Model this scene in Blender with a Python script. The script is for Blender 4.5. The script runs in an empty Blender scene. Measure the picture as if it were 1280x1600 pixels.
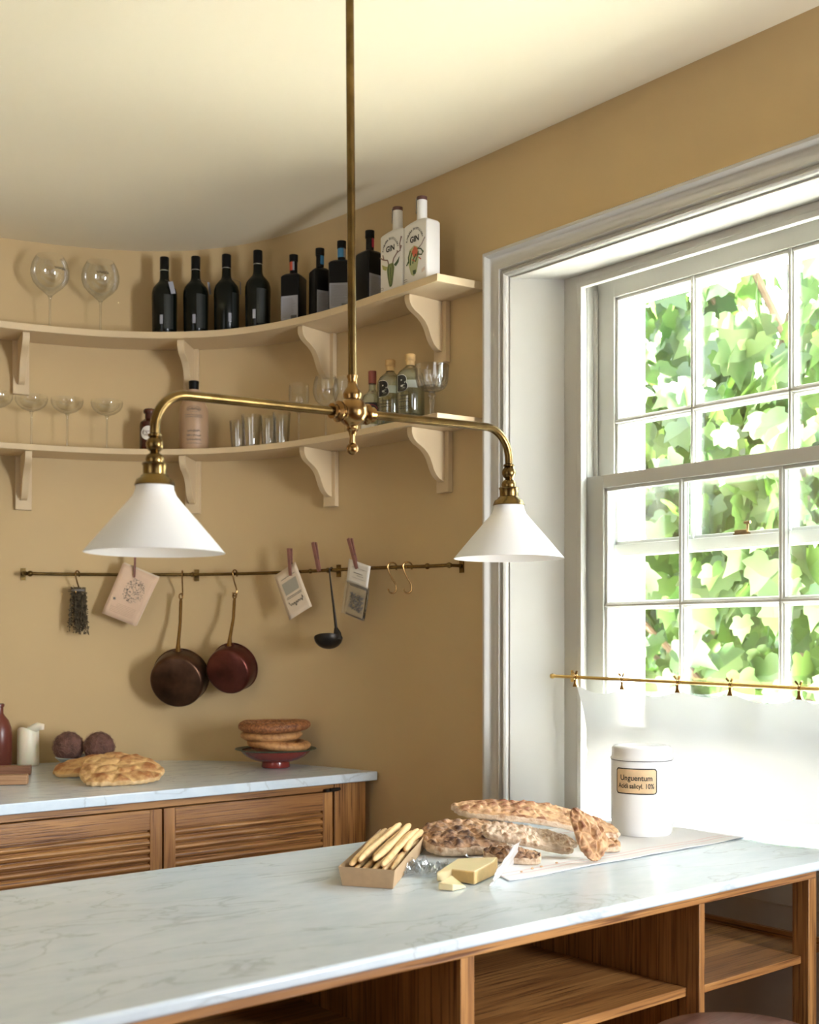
import bpy, bmesh, math, random
from mathutils import Vector, Matrix, noise
from math import sin, cos, pi, sqrt, radians as R
C = bpy.context.scene.collection
S = bpy.context.scene

# ------------------------------------------------------------------ camera
CZ = 1.37                       # eye height
FPX = 1884.0
HOR = 1001.0
FX, FY = 0.640, 0.768           # forward direction in the room
cam = bpy.data.objects.new('camera', bpy.data.cameras.new('camera')); C.objects.link(cam)
cam.location = (0, 0, CZ)
cam.rotation_euler = (R(90), 0, -math.atan2(FX, FY))
cam.data.sensor_fit = 'VERTICAL'; cam.data.sensor_height = 36; cam.data.sensor_width = 28.8
cam.data.lens = FPX/1600*36
cam.data.shift_y = (HOR-800)/1600
cam.data.clip_start = .05
cam.data.dof.use_dof = True; cam.data.dof.focus_distance = 2.9; cam.data.dof.aperture_fstop = 4.5
S.camera = cam
S.view_settings.view_transform = 'Standard'
S.view_settings.look = 'None'
S.view_settings.gamma = 1
S.view_settings.use_curve_mapping = False
S.view_settings.exposure = 1.4

# ------------------------------------------------------------------ light
w = bpy.data.worlds.new('world'); S.world = w; w.use_nodes = True
bg = w.node_tree.nodes['Background']
bg.inputs[0].default_value = (0.80, 0.90, 1.0, 1); bg.inputs[1].default_value = 14.0
def lamp(name, typ, loc, target, energy, color=(1, 1, 1), **k):
    l = bpy.data.lights.new(name, typ); l.energy = energy; l.color = color
    for a, b in k.items(): setattr(l, a, b)
    o = bpy.data.objects.new(name, l); C.objects.link(o); o.location = loc
    o.rotation_euler = (Vector(target)-Vector(loc)).to_track_quat('-Z', 'Y').to_euler()
    return o
lamp('sun', 'SUN', (4.0, -3, 12), (2.8, 1.8, 0), 170.0, (1, .95, .86), angle=R(2))
lamp('window_portal', 'AREA', (2.80, 1.795, 1.66), (0, 1.795, 1.66), 1, shape='RECTANGLE', size=1.0, size_y=1.6).data.cycles.is_portal = True
# daylight from the room's other windows, behind and to the left of the camera
lamp('rear_window_light', 'AREA', (.4, -1.95, 1.7), (.8, 3, 2.0), 4.5, (.93, .96, 1), shape='RECTANGLE', size=1.1, size_y=1.5)
lamp('left_window_light', 'AREA', (-1.45, 1.2, 1.6), (1.4, 2.9, 1.9), 5, (.93, .96, 1), shape='RECTANGLE', size=1.0, size_y=1.4)
lamp('right_window_light', 'AREA', (2.30, -.7, 1.5), (1.2, 3.4, 1.75), 25, (.93, .96, 1), shape='RECTANGLE', size=.55, size_y=1.1, spread=R(110))

# ------------------------------------------------------------------ materials
MATS = {}
def nt(name):
    m = bpy.data.materials.new(name); m.use_nodes = True
    n = m.node_tree; return m, n, n.nodes['Principled BSDF']
def pm(name, col, rough=.5, metal=0, spec=.5, bump=0, bscale=40, var=0, vscale=3, **k):
    if name in MATS: return MATS[name]
    m, n, p = nt(name)
    p.inputs['Base Color'].default_value = (*col, 1); p.inputs['Roughness'].default_value = rough
    p.inputs['Metallic'].default_value = metal; p.inputs['Specular IOR Level'].default_value = spec
    for a, b in k.items(): p.inputs[a.replace('_', ' ')].default_value = b
    tc = n.nodes.new('ShaderNodeTexCoord')
    if var:
        t = n.nodes.new('ShaderNodeTexNoise'); t.inputs['Scale'].default_value = vscale; t.inputs['Detail'].default_value = 6
        r = n.nodes.new('ShaderNodeValToRGB'); r.color_ramp.elements[0].position = .3; r.color_ramp.elements[1].position = .7
        r.color_ramp.elements[0].color = tuple(c*(1-var) for c in col)+(1,)
        r.color_ramp.elements[1].color = tuple(min(1, c*(1+var)) for c in col)+(1,)
        n.links.new(tc.outputs['Object'], t.inputs[0]); n.links.new(t.outputs[0], r.inputs[0]); n.links.new(r.outputs[0], p.inputs['Base Color'])
    if bump:
        t = n.nodes.new('ShaderNodeTexNoise'); t.inputs['Scale'].default_value = bscale; t.inputs['Detail'].default_value = 5
        b = n.nodes.new('ShaderNodeBump'); b.inputs['Strength'].default_value = bump; b.inputs['Distance'].default_value = .01
        n.links.new(tc.outputs['Object'], t.inputs[0]); n.links.new(t.outputs[0], b.inputs['Height']); n.links.new(b.outputs[0], p.inputs['Normal'])
    MATS[name] = m; return m
def wood(name, axis, c1=(.30, .132, .038), c2=(.46, .225, .070), c3=(.13, .048, .014), rough=.42):
    if name in MATS: return MATS[name]
    m, n, p = nt(name)
    tc = n.nodes.new('ShaderNodeTexCoord'); mp = n.nodes.new('ShaderNodeMapping')
    sc = [9, 9, 9]; sc['xyz'.index(axis)] = .7; mp.inputs['Scale'].default_value = sc
    t = n.nodes.new('ShaderNodeTexNoise'); t.inputs['Scale'].default_value = 1.3; t.inputs['Detail'].default_value = 5; t.inputs['Distortion'].default_value = .6
    wv = n.nodes.new('ShaderNodeMath'); wv.operation = 'MULTIPLY'; wv.inputs[1].default_value = 22
    sn = n.nodes.new('ShaderNodeMath'); sn.operation = 'SINE'
    r = n.nodes.new('ShaderNodeValToRGB')
    r.color_ramp.elements[0].color = (*c1, 1); r.color_ramp.elements[1].color = (*c2, 1)
    mp2 = n.nodes.new('ShaderNodeMapping'); s2 = [230, 230, 230]; s2['xyz'.index(axis)] = 5; mp2.inputs['Scale'].default_value = s2
    t2 = n.nodes.new('ShaderNodeTexNoise'); t2.inputs['Scale'].default_value = 1; t2.inputs['Detail'].default_value = 3
    r2 = n.nodes.new('ShaderNodeValToRGB'); r2.color_ramp.elements[0].position = .34; r2.color_ramp.elements[1].position = .50
    mx = n.nodes.new('ShaderNodeMix'); mx.data_type = 'RGBA'; mx.inputs[6].default_value = (*c3, 1)
    ma = n.nodes.new('ShaderNodeMath'); ma.operation = 'MULTIPLY_ADD'; ma.inputs[1].default_value = .5; ma.inputs[2].default_value = .5
    L = n.links.new
    L(tc.outputs['Object'], mp.inputs[0]); L(mp.outputs[0], t.inputs[0]); L(t.outputs[0], wv.inputs[0]); L(wv.outputs[0], sn.inputs[0])
    L(sn.outputs[0], ma.inputs[0]); L(ma.outputs[0], r.inputs[0]); L(tc.outputs['Object'], mp2.inputs[0]); L(mp2.outputs[0], t2.inputs[0])
    L(t2.outputs[0], r2.inputs[0]); L(r2.outputs[0], mx.inputs[0]); L(r.outputs[0], mx.inputs[7]); L(mx.outputs[2], p.inputs['Base Color'])
    p.inputs['Roughness'].default_value = rough
    b = n.nodes.new('ShaderNodeBump'); b.inputs['Strength'].default_value = .15; b.inputs['Distance'].default_value = .003
    L(r2.outputs[0], b.inputs['Height']); L(b.outputs[0], p.inputs['Normal'])
    MATS[name] = m; return m
def marble():
    m, n, p = nt('marble'); L = n.links.new
    tc = n.nodes.new('ShaderNodeTexCoord')
    mp = n.nodes.new('ShaderNodeMapping'); mp.inputs['Rotation'].default_value = (0, 0, .6); mp.inputs['Scale'].default_value = (1.0, 2.6, 1.5)
    t = n.nodes.new('ShaderNodeTexNoise'); t.inputs['Scale'].default_value = 2.2; t.inputs['Detail'].default_value = 12; t.inputs['Distortion'].default_value = 1.3
    s = n.nodes.new('ShaderNodeMath'); s.operation = 'SUBTRACT'; s.inputs[1].default_value = .5
    a = n.nodes.new('ShaderNodeMath'); a.operation = 'ABSOLUTE'
    r = n.nodes.new('ShaderNodeValToRGB'); r.color_ramp.elements[0].position = 0; r.color_ramp.elements[1].position = .014
    r.color_ramp.elements[0].color = (.50, .56, .60, 1); r.color_ramp.elements[1].color = (.64, .72, .78, 1)
    t2 = n.nodes.new('ShaderNodeTexNoise'); t2.inputs['Scale'].default_value = 9; t2.inputs['Detail'].default_value = 8; t2.inputs['Roughness'].default_value = .7
    r2 = n.nodes.new('ShaderNodeValToRGB'); r2.color_ramp.elements[0].position = .35; r2.color_ramp.elements[1].position = .6
    r2.color_ramp.elements[0].color = (.86, .885, .91, 1); r2.color_ramp.elements[1].color = (1, 1, 1, 1)
    mx = n.nodes.new('ShaderNodeMix'); mx.data_type = 'RGBA'; mx.blend_type = 'MULTIPLY'; mx.inputs[0].default_value = .8
    L(tc.outputs['Object'], mp.inputs[0]); L(mp.outputs[0], t.inputs[0]); L(t.outputs[0], s.inputs[0]); L(s.outputs[0], a.inputs[0]); L(a.outputs[0], r.inputs[0])
    L(mp.outputs[0], t2.inputs[0]); L(t2.outputs[0], r2.inputs[0]); L(r.outputs[0], mx.inputs[6]); L(r2.outputs[0], mx.inputs[7]); L(mx.outputs[2], p.inputs['Base Color'])
    p.inputs['Roughness'].default_value = .2
    return m
def thin_glass(name, tint=(.97, .98, .97), edge=(.74, .75, .72), gloss=.5):
    m, n, p = nt(name); n.nodes.remove(p); L = n.links.new
    out = n.nodes['Material Output']
    lw = n.nodes.new('ShaderNodeLayerWeight'); lw.inputs[0].default_value = .35
    r = n.nodes.new('ShaderNodeValToRGB'); r.color_ramp.elements[0].color = (*tint, 1); r.color_ramp.elements[1].color = (*edge, 1)
    r.color_ramp.elements[0].position = .45; r.color_ramp.elements[1].position = 1
    tr = n.nodes.new('ShaderNodeBsdfTransparent'); gl = n.nodes.new('ShaderNodeBsdfGlossy'); gl.inputs['Roughness'].default_value = .015
    fr = n.nodes.new('ShaderNodeLayerWeight'); fr.inputs[0].default_value = .25
    mu = n.nodes.new('ShaderNodeMath'); mu.operation = 'MULTIPLY_ADD'; mu.inputs[1].default_value = gloss; mu.inputs[2].default_value = .09
    mx = n.nodes.new('ShaderNodeMixShader')
    L(lw.outputs['Facing'], r.inputs[0]); L(r.outputs[0], tr.inputs[0]); L(fr.outputs['Fresnel'], mu.inputs[0]); L(mu.outputs[0], mx.inputs[0])
    L(tr.outputs[0], mx.inputs[1]); L(gl.outputs[0], mx.inputs[2]); L(mx.outputs[0], out.inputs[0])
    return m
def sheer(name, col, transp, transl, bump=True, rough=.8):
    m, n, p = nt(name); L = n.links.new; out = n.nodes['Material Output']
    p.inputs['Base Color'].default_value = (*col, 1); p.inputs['Roughness'].default_value = rough; p.inputs['Specular IOR Level'].default_value = .2
    tl = n.nodes.new('ShaderNodeBsdfTranslucent'); tl.inputs[0].default_value = (*col, 1)
    tr = n.nodes.new('ShaderNodeBsdfTransparent')
    a = n.nodes.new('ShaderNodeMixShader'); a.inputs[0].default_value = transl
    b = n.nodes.new('ShaderNodeMixShader'); b.inputs[0].default_value = transp
    L(p.outputs[0], a.inputs[1]); L(tl.outputs[0], a.inputs[2]); L(a.outputs[0], b.inputs[1]); L(tr.outputs[0], b.inputs[2]); L(b.outputs[0], out.inputs[0])
    if bump:
        tc = n.nodes.new('ShaderNodeTexCoord'); mp = n.nodes.new('ShaderNodeMapping'); mp.inputs['Scale'].default_value = (1, 40, 500)
        t = n.nodes.new('ShaderNodeTexNoise'); t.inputs['Scale'].default_value = 1.2
        mr = n.nodes.new('ShaderNodeMapRange'); mr.inputs['To Min'].default_value = transp*.5; mr.inputs['To Max'].default_value = transp*1.5
        L(tc.outputs['Object'], mp.inputs[0]); L(mp.outputs[0], t.inputs[0]); L(t.outputs[0], mr.inputs[0]); L(mr.outputs[0], b.inputs[0])
    return m
def leafmat(name, c1, c2, tl=.45):
    m, n, p = nt(name); L = n.links.new; out = n.nodes['Material Output']
    g = n.nodes.new('ShaderNodeNewGeometry'); r = n.nodes.new('ShaderNodeValToRGB')
    r.color_ramp.elements[0].color = (*c1, 1); r.color_ramp.elements[1].color = (*c2, 1)
    L(g.outputs['Random Per Island'], r.inputs[0]); L(r.outputs[0], p.inputs['Base Color']); p.inputs['Roughness'].default_value = .5
    t = n.nodes.new('ShaderNodeBsdfTranslucent'); b = n.nodes.new('ShaderNodeMixShader'); b.inputs[0].default_value = tl
    gm = n.nodes.new('ShaderNodeMix'); gm.data_type = 'RGBA'; gm.blend_type = 'MULTIPLY'; gm.inputs[0].default_value = 1; gm.inputs[7].default_value = (1.35, 1.4, .85, 1)
    L(r.outputs[0], gm.inputs[6]); L(gm.outputs[2], t.inputs[0]); L(p.outputs[0], b.inputs[1]); L(t.outputs[0], b.inputs[2]); L(b.outputs[0], out.inputs[0])
    return m
def crust(name, base, dark, scale=22, char=.55, bump=.6):
    if name in MATS: return MATS[name]
    m, n, p = nt(name); L = n.links.new
    tc = n.nodes.new('ShaderNodeTexCoord'); t = n.nodes.new('ShaderNodeTexNoise'); t.inputs['Scale'].default_value = scale; t.inputs['Detail'].default_value = 8; t.inputs['Roughness'].default_value = .65
    ta = n.nodes.new('ShaderNodeAttribute'); ta.attribute_name = 'toast'; tm = n.nodes.new('ShaderNodeMath'); tm.operation = 'MULTIPLY_ADD'; tm.inputs[1].default_value = .34; L(ta.outputs['Fac'], tm.inputs[0]); L(t.outputs[0], tm.inputs[2])
    r = n.nodes.new('ShaderNodeValToRGB'); r.color_ramp.elements[0].position = char-.13; r.color_ramp.elements[1].position = char+.14
    r.color_ramp.elements[0].color = (*base, 1); r.color_ramp.elements[1].color = (*dark, 1)
    b = n.nodes.new('ShaderNodeBump'); b.inputs['Strength'].default_value = bump; b.inputs['Distance'].default_value = .004
    t2 = n.nodes.new('ShaderNodeTexNoise'); t2.inputs['Scale'].default_value = 130; t2.inputs['Detail'].default_value = 5
    L(tc.outputs['Object'], t.inputs[0]); L(tm.outputs[0], r.inputs[0]); L(r.outputs[0], p.inputs['Base Color']); L(tc.outputs['Object'], t2.inputs[0]); L(t2.outputs[0], b.inputs['Height']); L(b.outputs[0], p.inputs['Normal'])
    p.inputs['Roughness'].default_value = .6
    MATS[name] = m; return m

M_wall = pm('ochre_paint', (.55, .405, .215), .75, spec=.25, bump=.05, bscale=9, var=.035, vscale=2.2)
M_shelf = pm('shelf_paint', (.62, .48, .295), .45, spec=.4)
M_ceil = pm('ceiling_paint', (.79, .71, .53), .85, spec=.2, var=.02, vscale=1)
M_trim = pm('stone_white_paint', (.52, .50, .45), .4)
M_sash = pm('sash_paint', (.56, .55, .50), .35)
M_floor = wood('floor_oak', 'y', rough=.5)
M_marble = marble()
M_wx = wood('oak_x', 'x'); M_wy = wood('oak_y', 'y'); M_wz = wood('oak_z', 'z')
M_brass = pm('aged_brass', (.17, .11, .038), .26, 1, var=.35, vscale=25, bump=.03, bscale=60)
M_brassb = pm('polished_brass', (.27, .155, .055), .24, 1)
M_gold = pm('rod_brass', (.72, .52, .20), .25, 1)
M_copper = pm('tarnished_copper', (.085, .042, .024), .36, .85, var=.5, vscale=14)
M_copper2 = pm('red_tarnished_copper', (.115, .034, .026), .34, .85, var=.4, vscale=14)
M_iron = pm('blackened_iron', (.035, .03, .025), .42, .8)
M_glass = thin_glass('clear_glass')
M_cut = thin_glass('cut_crystal', (.98, .985, .99), (.86, .88, .9), .6)
M_pane = thin_glass('window_glass', (.97, .985, .98), (.9, .93, .92), .35)
M_bglass = thin_glass('bottle_glass', (.88, .92, .90), (.50, .56, .54), .4)
M_dark = pm('dark_bottle_glass', (.003, .0045, .003), .22, spec=.22)
M_blk = pm('satin_black_glass', (.003, .003, .0035), .35, spec=.2)
M_amber = pm('amber_glass', (.045, .008, .004), .1)
M_stone = pm('tan_stoneware', (.42, .27, .16), .45, var=.08, vscale=12)
M_white = pm('white_ceramic', (.80, .80, .79), .22, Coat_Weight=.3)
M_wbot = pm('white_bottle_glaze', (.76, .74, .70), .4)
M_opal = sheer('opal_glass', (.84, .84, .83), 0, .2, False, .3)
M_paper = pm('cream_paper', (.68, .56, .42), .8)
M_paperp = pm('old_pink_paper', (.66, .47, .33), .85, var=.06, vscale=14)
M_pwhite = pm('white_paper', (.74, .70, .64), .8)
M_label = pm('grey_label_paper', (.30, .30, .33), .7)
M_ink = pm('black_ink', (.015, .014, .013), .6)
M_greyink = pm('grey_ink', (.17, .15, .13), .8)
M_peg = pm('brown_peg_wood', (.23, .095, .07), .6, var=.2, vscale=30)
M_linen = sheer('white_linen', (.68, .68, .67), .010, .10)
M_kraft = pm('kraft_card', (.44, .29, .16), .75, var=.06, vscale=60)
M_stick = crust('breadstick_crust', (.70, .47, .23), (.52, .27, .10), 30, .6, .3)
M_crumb = crust('bread_crumb', (.68, .53, .38), (.38, .20, .10), 55, .72, .9)
M_foc = crust('focaccia_crust', (.62, .38, .20), (.24, .085, .035), 34, .66, .6)
M_focd = crust('charred_crust', (.50, .29, .16), (.07, .028, .016), 40, .66, .7)
M_naan = crust('golden_flatbread_crust', (.66, .42, .18), (.34, .13, .04), 24, .66, .4)
M_naanp = crust('pale_flatbread_crust', (.66, .46, .24), (.50, .30, .12), 24, .6, .4)
M_simit = crust('sesame_crust', (.36, .14, .045), (.10, .03, .012), 120, .52, .9)
M_simitp = crust('pale_ring_crust', (.52, .27, .10), (.25, .09, .03), 60, .58, .5)
M_cheese = pm('hard_cheese', (.78, .65, .38), .45, bump=.15, bscale=80, Subsurface_Weight=.1)
M_rind = pm('cheese_rind', (.60, .41, .17), .6, var=.12, vscale=40)
M_wrap = thin_glass('cling_film', (.93, .94, .95), (.75, .77, .8), 1.5)
M_towel = pm('white_towel_cotton', (.74, .72, .71), .9, bump=.15, bscale=300)
M_redst = pm('faded_red_stripe', (.70, .55, .54), .9)
M_walnut = wood('walnut', 'x', (.13, .06, .045), (.24, .125, .095), (.08, .035, .028), .3)
M_redglaze = pm('oxblood_glaze', (.20, .030, .022), .2, Coat_Weight=.15)
M_greenglaze = pm('dark_green_glaze', (.03, .06, .035), .35)
M_blue = pm('blue_grey_enamel', (.28, .33, .38), .3)
M_coco = pm('coconut_husk', (.16, .075, .055), .9, bump=1.0, bscale=60, var=.5, vscale=25)
M_husk = pm('husk_fibre', (.24, .125, .09), .9)
M_wax = pm('ivory_wax', (.80, .74, .60), .4, Subsurface_Weight=.25)
M_brown = pm('brown_salt_glaze', (.15, .035, .022), .3)
M_chop = wood('board_wood', 'x', (.36, .20, .10), (.50, .30, .16), (.26, .13, .06), .6)
M_herb = pm('dried_herb', (.09, .066, .034), .9, var=.5, vscale=60)
M_stone_ext = pm('white_render', (.85, .85, .83), .8)
M_gravel = pm('pale_gravel', (.78, .76, .70), .95, bump=.8, bscale=60, var=.15, vscale=30)
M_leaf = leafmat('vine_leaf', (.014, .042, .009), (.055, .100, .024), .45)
M_leafd = leafmat('dark_leaf', (.006, .021, .005), (.022, .052, .014), .30)  # darker green leaf of the tree behind
M_bark = pm('grey_brown_bark', (.14, .09, .06), .9, bump=.6, bscale=40)
M_cork = pm('natural_cork', (.55, .35, .14), .7, var=.15, vscale=60)

# ------------------------------------------------------------------ mesh helpers
class MB:
    def __init__(s): s.v = []; s.f = []; s.mi = []
    def add(s, vs, fs, mi=0):
        b = len(s.v); s.v += [Vector(v) for v in vs]; s.f += [tuple(b+i for i in f) for f in fs]; s.mi += [mi]*len(fs); return s
    def box(s, a, b, mi=0):
        x0, y0, z0 = a; x1, y1, z1 = b
        return s.add([(x0,y0,z0),(x1,y0,z0),(x1,y1,z0),(x0,y1,z0),(x0,y0,z1),(x1,y0,z1),(x1,y1,z1),(x0,y1,z1)],
                     [(0,3,2,1),(4,5,6,7),(0,1,5,4),(1,2,6,5),(2,3,7,6),(3,0,4,7)], mi)
    def lathe(s, prof, n=32, c=(0,0,0), mi=0, M=None):
        vs = []; fs = []; k = len(prof)
        for i in range(n):
            a = 2*pi*i/n
            for r, z in prof:
                p = Vector((r*cos(a), r*sin(a), z))
                if M: p = M @ p
                vs.append(p+Vector(c))
        for i in range(n):
            j = (i+1) % n
            for q in range(k-1):
                if prof[q][0] < 1e-6 and prof[q+1][0] < 1e-6: continue
                fs.append((i*k+q, j*k+q, j*k+q+1, i*k+q+1))
        return s.add(vs, fs, mi)
    def tube(s, pts, r, n=10, mi=0, cap=True, flat=1.0):
        pts = [Vector(p) for p in pts]; m = len(pts)
        rr = r if isinstance(r, (list, tuple)) else [r]*m
        vs = []; fs = []; up = None
        for i, p in enumerate(pts):
            t = (pts[min(i+1, m-1)]-pts[max(i-1, 0)]).normalized()
            if up is None:
                up = t.orthogonal().normalized()
            up = (up-t*up.dot(t)).normalized(); sd = t.cross(up)
            for j in range(n):
                a = 2*pi*j/n; vs.append(p+up*cos(a)*rr[i]+sd*sin(a)*rr[i]*flat)
        for i in range(m-1):
            for j in range(n):
                k = (j+1) % n; fs.append((i*n+j, i*n+k, (i+1)*n+k, (i+1)*n+j))
        if cap: fs.append(tuple(range(n-1, -1, -1))); fs.append(tuple((m-1)*n+j for j in range(n)))
        return s.add(vs, fs, mi)
    def prism(s, poly, o, u, v, wv, mi=0):      # poly in (u,v) plane at o, extruded along wv
        o, u, v, wv = map(Vector, (o, u, v, wv)); n = len(poly)
        a = [o+u*p[0]+v*p[1] for p in poly]; b = [p+wv for p in a]
        return s.add(a+b, [tuple(range(n-1, -1, -1)), tuple(range(n, 2*n))]+[(i, (i+1) % n, n+(i+1) % n, n+i) for i in range(n)], mi)
    def build(s, name, mat, parent=None, smooth=35, bevel=0, recalc=True, seg=2):
        me = bpy.data.meshes.new(name); me.from_pydata([tuple(v) for v in s.v], [], s.f)
        ms = mat if isinstance(mat, (list, tuple)) else [mat]
        for m in ms: me.materials.append(m)
        me.polygons.foreach_set('material_index', s.mi)
        if recalc:
            bm = bmesh.new(); bm.from_mesh(me); bmesh.ops.remove_doubles(bm, verts=bm.verts, dist=1e-6)
            bmesh.ops.recalc_face_normals(bm, faces=bm.faces); bm.to_mesh(me); bm.free()
        if smooth:
            me.polygons.foreach_set('use_smooth', [True]*len(me.polygons)); me.set_sharp_from_angle(angle=R(smooth))
        o = bpy.data.objects.new(name, me); C.objects.link(o)
        if parent: o.parent = parent
        if bevel:
            b = o.modifiers.new('bevel', 'BEVEL'); b.width = bevel; b.segments = seg; b.limit_method = 'ANGLE'; b.angle_limit = R(40)
        return o
def tag(o, label=None, cat=None, group=None, kind=None):
    for k, v in (('label', label), ('category', cat), ('group', group), ('kind', kind)):
        if v: o[k] = v
    return o
def thing(name, label, cat, loc=(0,0,0), rz=0, group=None):
    o = bpy.data.objects.new(name, None); C.objects.link(o); o.empty_display_size = .05
    o.location = loc; o.rotation_euler = (0, 0, rz); return tag(o, label, cat, group)
def struct(o): o['kind'] = 'structure'; return o
def dup(root, loc, rz=None, label=None):
    r = root.copy(); C.objects.link(r); r.location = loc
    if rz is not None: r.rotation_euler = (0, 0, rz)
    if label: r['label'] = label
    for ch in list(root.children):
        c = ch.copy(); C.objects.link(c); c.parent = r
        for g in ch.children:
            d = g.copy(); C.objects.link(d); d.parent = c
    return r
def textmesh(s, size, align='CENTER', spacing=1.0, bold=0):
    cu = bpy.data.curves.new('t', 'FONT'); cu.body = s; cu.size = size; cu.align_x = align; cu.space_character = spacing; cu.offset = bold
    cu.resolution_u = 4
    o = bpy.data.objects.new('t', cu); C.objects.link(o)
    bpy.context.view_layer.update()
    me = bpy.data.meshes.new_from_object(o.evaluated_get(bpy.context.evaluated_depsgraph_get()))
    vs = [v.co.copy() for v in me.vertices]; fs = [tuple(p.vertices) for p in me.polygons]
    bpy.data.objects.remove(o); bpy.data.curves.remove(cu); bpy.data.meshes.remove(me)
    return vs, fs
def textinto(mb, s, size, fn, **k):
    vs, fs = textmesh(s, size, **k); mi = k.get('mi', 0); mb.add([fn(v.x, v.y) for v in vs], fs)
# photo-to-room geometry
def at(px, py, z):
    d = FPX*(CZ-z)/(py-HOR) if abs(py-HOR) > .5 else 5; r = (px-640)/FPX*d
    return Vector((FX*d+FY*r, FY*d-FX*r, z))
def proj(x, y): d = FX*x+FY*y; return 640+FPX*(FY*x-FX*y)/d, d
def xy_at_Y(px, Y): t = (px-640)/FPX; return (FX+FY*t)/(FY-FX*t)*Y
def Y_at_X(px, X): t = (px-640)/FPX; return (FY-FX*t)/(FX+FY*t)*X

# ------------------------------------------------------------------ curved wall line
FC = [(2.2,1.9),(2.2,2.2),(2.2,2.52),(2.197,2.75),(2.19,2.95),(2.168,3.12),(2.128,3.28),(2.066,3.415),(1.985,3.52),(1.895,3.602),(1.785,3.672),
      (1.675,3.722),(1.565,3.758),(1.454,3.785),(1.33,3.805),(1.2,3.82),(1.0,3.832),(.8,3.838),(.6,3.84),(.4,3.84),(.2,3.84)]
def catmull(P, k=8):
    out = []
    for i in range(1, len(P)-2):
        p0, p1, p2, p3 = (Vector(q) for q in P[i-1:i+3])
        for j in range(k):
            t = j/k; out.append(.5*((2*p1)+(-p0+p2)*t+(2*p0-5*p1+4*p2-p3)*t*t+(-p0+3*p1-3*p2+p3)*t**3))
    out.append(Vector(P[-2])); return out
FD = catmull(FC)
FN = []
for i in range(len(FD)):
    t = (FD[min(i+1, len(FD)-1)]-FD[max(i-1, 0)]).normalized(); FN.append(Vector((t.y, -t.x)))   # towards the wall
WD = .165
def off(i, o): return FD[i]+FN[i]*o
def shelf_pt(px, o):
    """point at distance o behind the shelf's front edge, in pixel column px"""
    for i in range(len(FD)-1):
        a, b = off(i, o), off(i+1, o); pa, pb = proj(*a)[0], proj(*b)[0]
        if (pa-px)*(pb-px) <= 0 and pa != pb:
            t = (px-pa)/(pb-pa); return a.lerp(b, t), FN[i].lerp(FN[i+1], t).normalized()
def zof(py, p): return CZ+(HOR-py)*proj(p[0], p[1])[1]/FPX

# ------------------------------------------------------------------ SETTING
YS0, YS1 = 1.198, 2.396            # recess front corners
YB0, YB1 = 1.283, 2.307            # recess back corners
XW, XF = 2.365, 2.484
ZH = 2.380
def ceil_z(x, y):
    t = max(0, min(1, (y-3.0)/.8)); return 2.752-.045*t*t*(3-2*t)
m = MB(); nx, ny = 40, 60
vs = [(-1.75+4.4*i/nx, -2.3+6.5*j/ny) for j in range(ny+1) for i in range(nx+1)]
m.add([(x, y, ceil_z(x, y)) for x, y in vs], [(j*(nx+1)+i, (j+1)*(nx+1)+i, (j+1)*(nx+1)+i+1, j*(nx+1)+i+1) for j in range(ny) for i in range(nx)])
m.box((-1.75, -2.3, 2.80), (2.65, 4.2, 2.9))
struct(m.build('ceiling', M_ceil))
m = MB(); m.box((-1.75, -2.3, -.1), (2.75, 4.2, 0)); struct(m.build('floor', M_floor))
# curved far wall (bow), mirrored about x=.4
half = [off(i, WD) for i in range(len(FD)) if off(i, WD).y >= 2.45]
line = half+[Vector((.8-p.x, p.y)) for p in reversed(half) if p.x > .45]
m = MB(); n = len(line); vs = []
for i, p in enumerate(line):
    t = (line[min(i+1, n-1)]-line[max(i-1, 0)]).normalized(); q = p+Vector((t.y, -t.x))*.12
    vs += [(p.x, p.y, 0), (p.x, p.y, 2.80), (q.x, q.y, 0), (q.x, q.y, 2.80)]
fs = []
for i in range(n-1):
    a, b = i*4, i*4+4; fs += [(a, b, b+1, a+1), (a+2, a+3, b+3, b+2), (a+1, b+1, b+3, a+3)]
m.add(vs, fs); struct(m.build('wall_back', M_wall))
m = MB()
ys = line[0].y
m.prism([(XW, ys), (XW, YS1), (XF, YB1), (2.80, YB1+.02), (2.80, ys)], (0, 0, 0), (1,0,0), (0,1,0), (0,0,2.80))
m.prism([(XW, -2.2), (XW, YS0), (XF, YB0), (2.80, YB0-.02), (2.80, -2.2)], (0, 0, 0), (1,0,0), (0,1,0), (0,0,2.80))
m.prism([(XW, YS0), (XW, YS1), (XF, YB1), (2.80, YB1), (2.80, YB0), (XF, YB0)], (0, 0, ZH), (1,0,0), (0,1,0), (0,0,.42))
struct(m.build('wall_right', M_wall, smooth=0))
m = MB(); m.box((-1.7, -2.2, 0), (-1.568, 2.6, 2.8)); struct(m.build('wall_left', M_wall))
m = MB(); m.box((-1.7, -2.3, 0), (2.8, -2.2, 2.8)); struct(m.build('wall_front', M_wall))
# outside: rendered reveal + gravel
m = MB()
m.box((2.62, 2.275, .55), (2.795, 2.60, 2.9)); m.box((2.62, 1.0, .55), (2.795, 1.31, 2.9)); m.box((2.62, 1.0, 2.36), (2.795, 2.6, 2.9)); m.box((2.56, 1.0, .55), (3.02, 2.6, .855))  # last box: sill widened out of view to bounce sun up to the ceiling
struct(m.build('trim_1', M_stone_ext, smooth=0))
m = MB(); m.box((2.80, -12, -.6), (30, 22, -.5)); struct(m.build('ground', M_gravel))
m = MB(); m.box((3.02, -1.2, -.5), (3.36, 4.8, .70)); struct(m.build('bounce_slab', M_stone_ext, smooth=0))   # unseen white slab added below the window to bounce sunlight onto the ceiling

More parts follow.
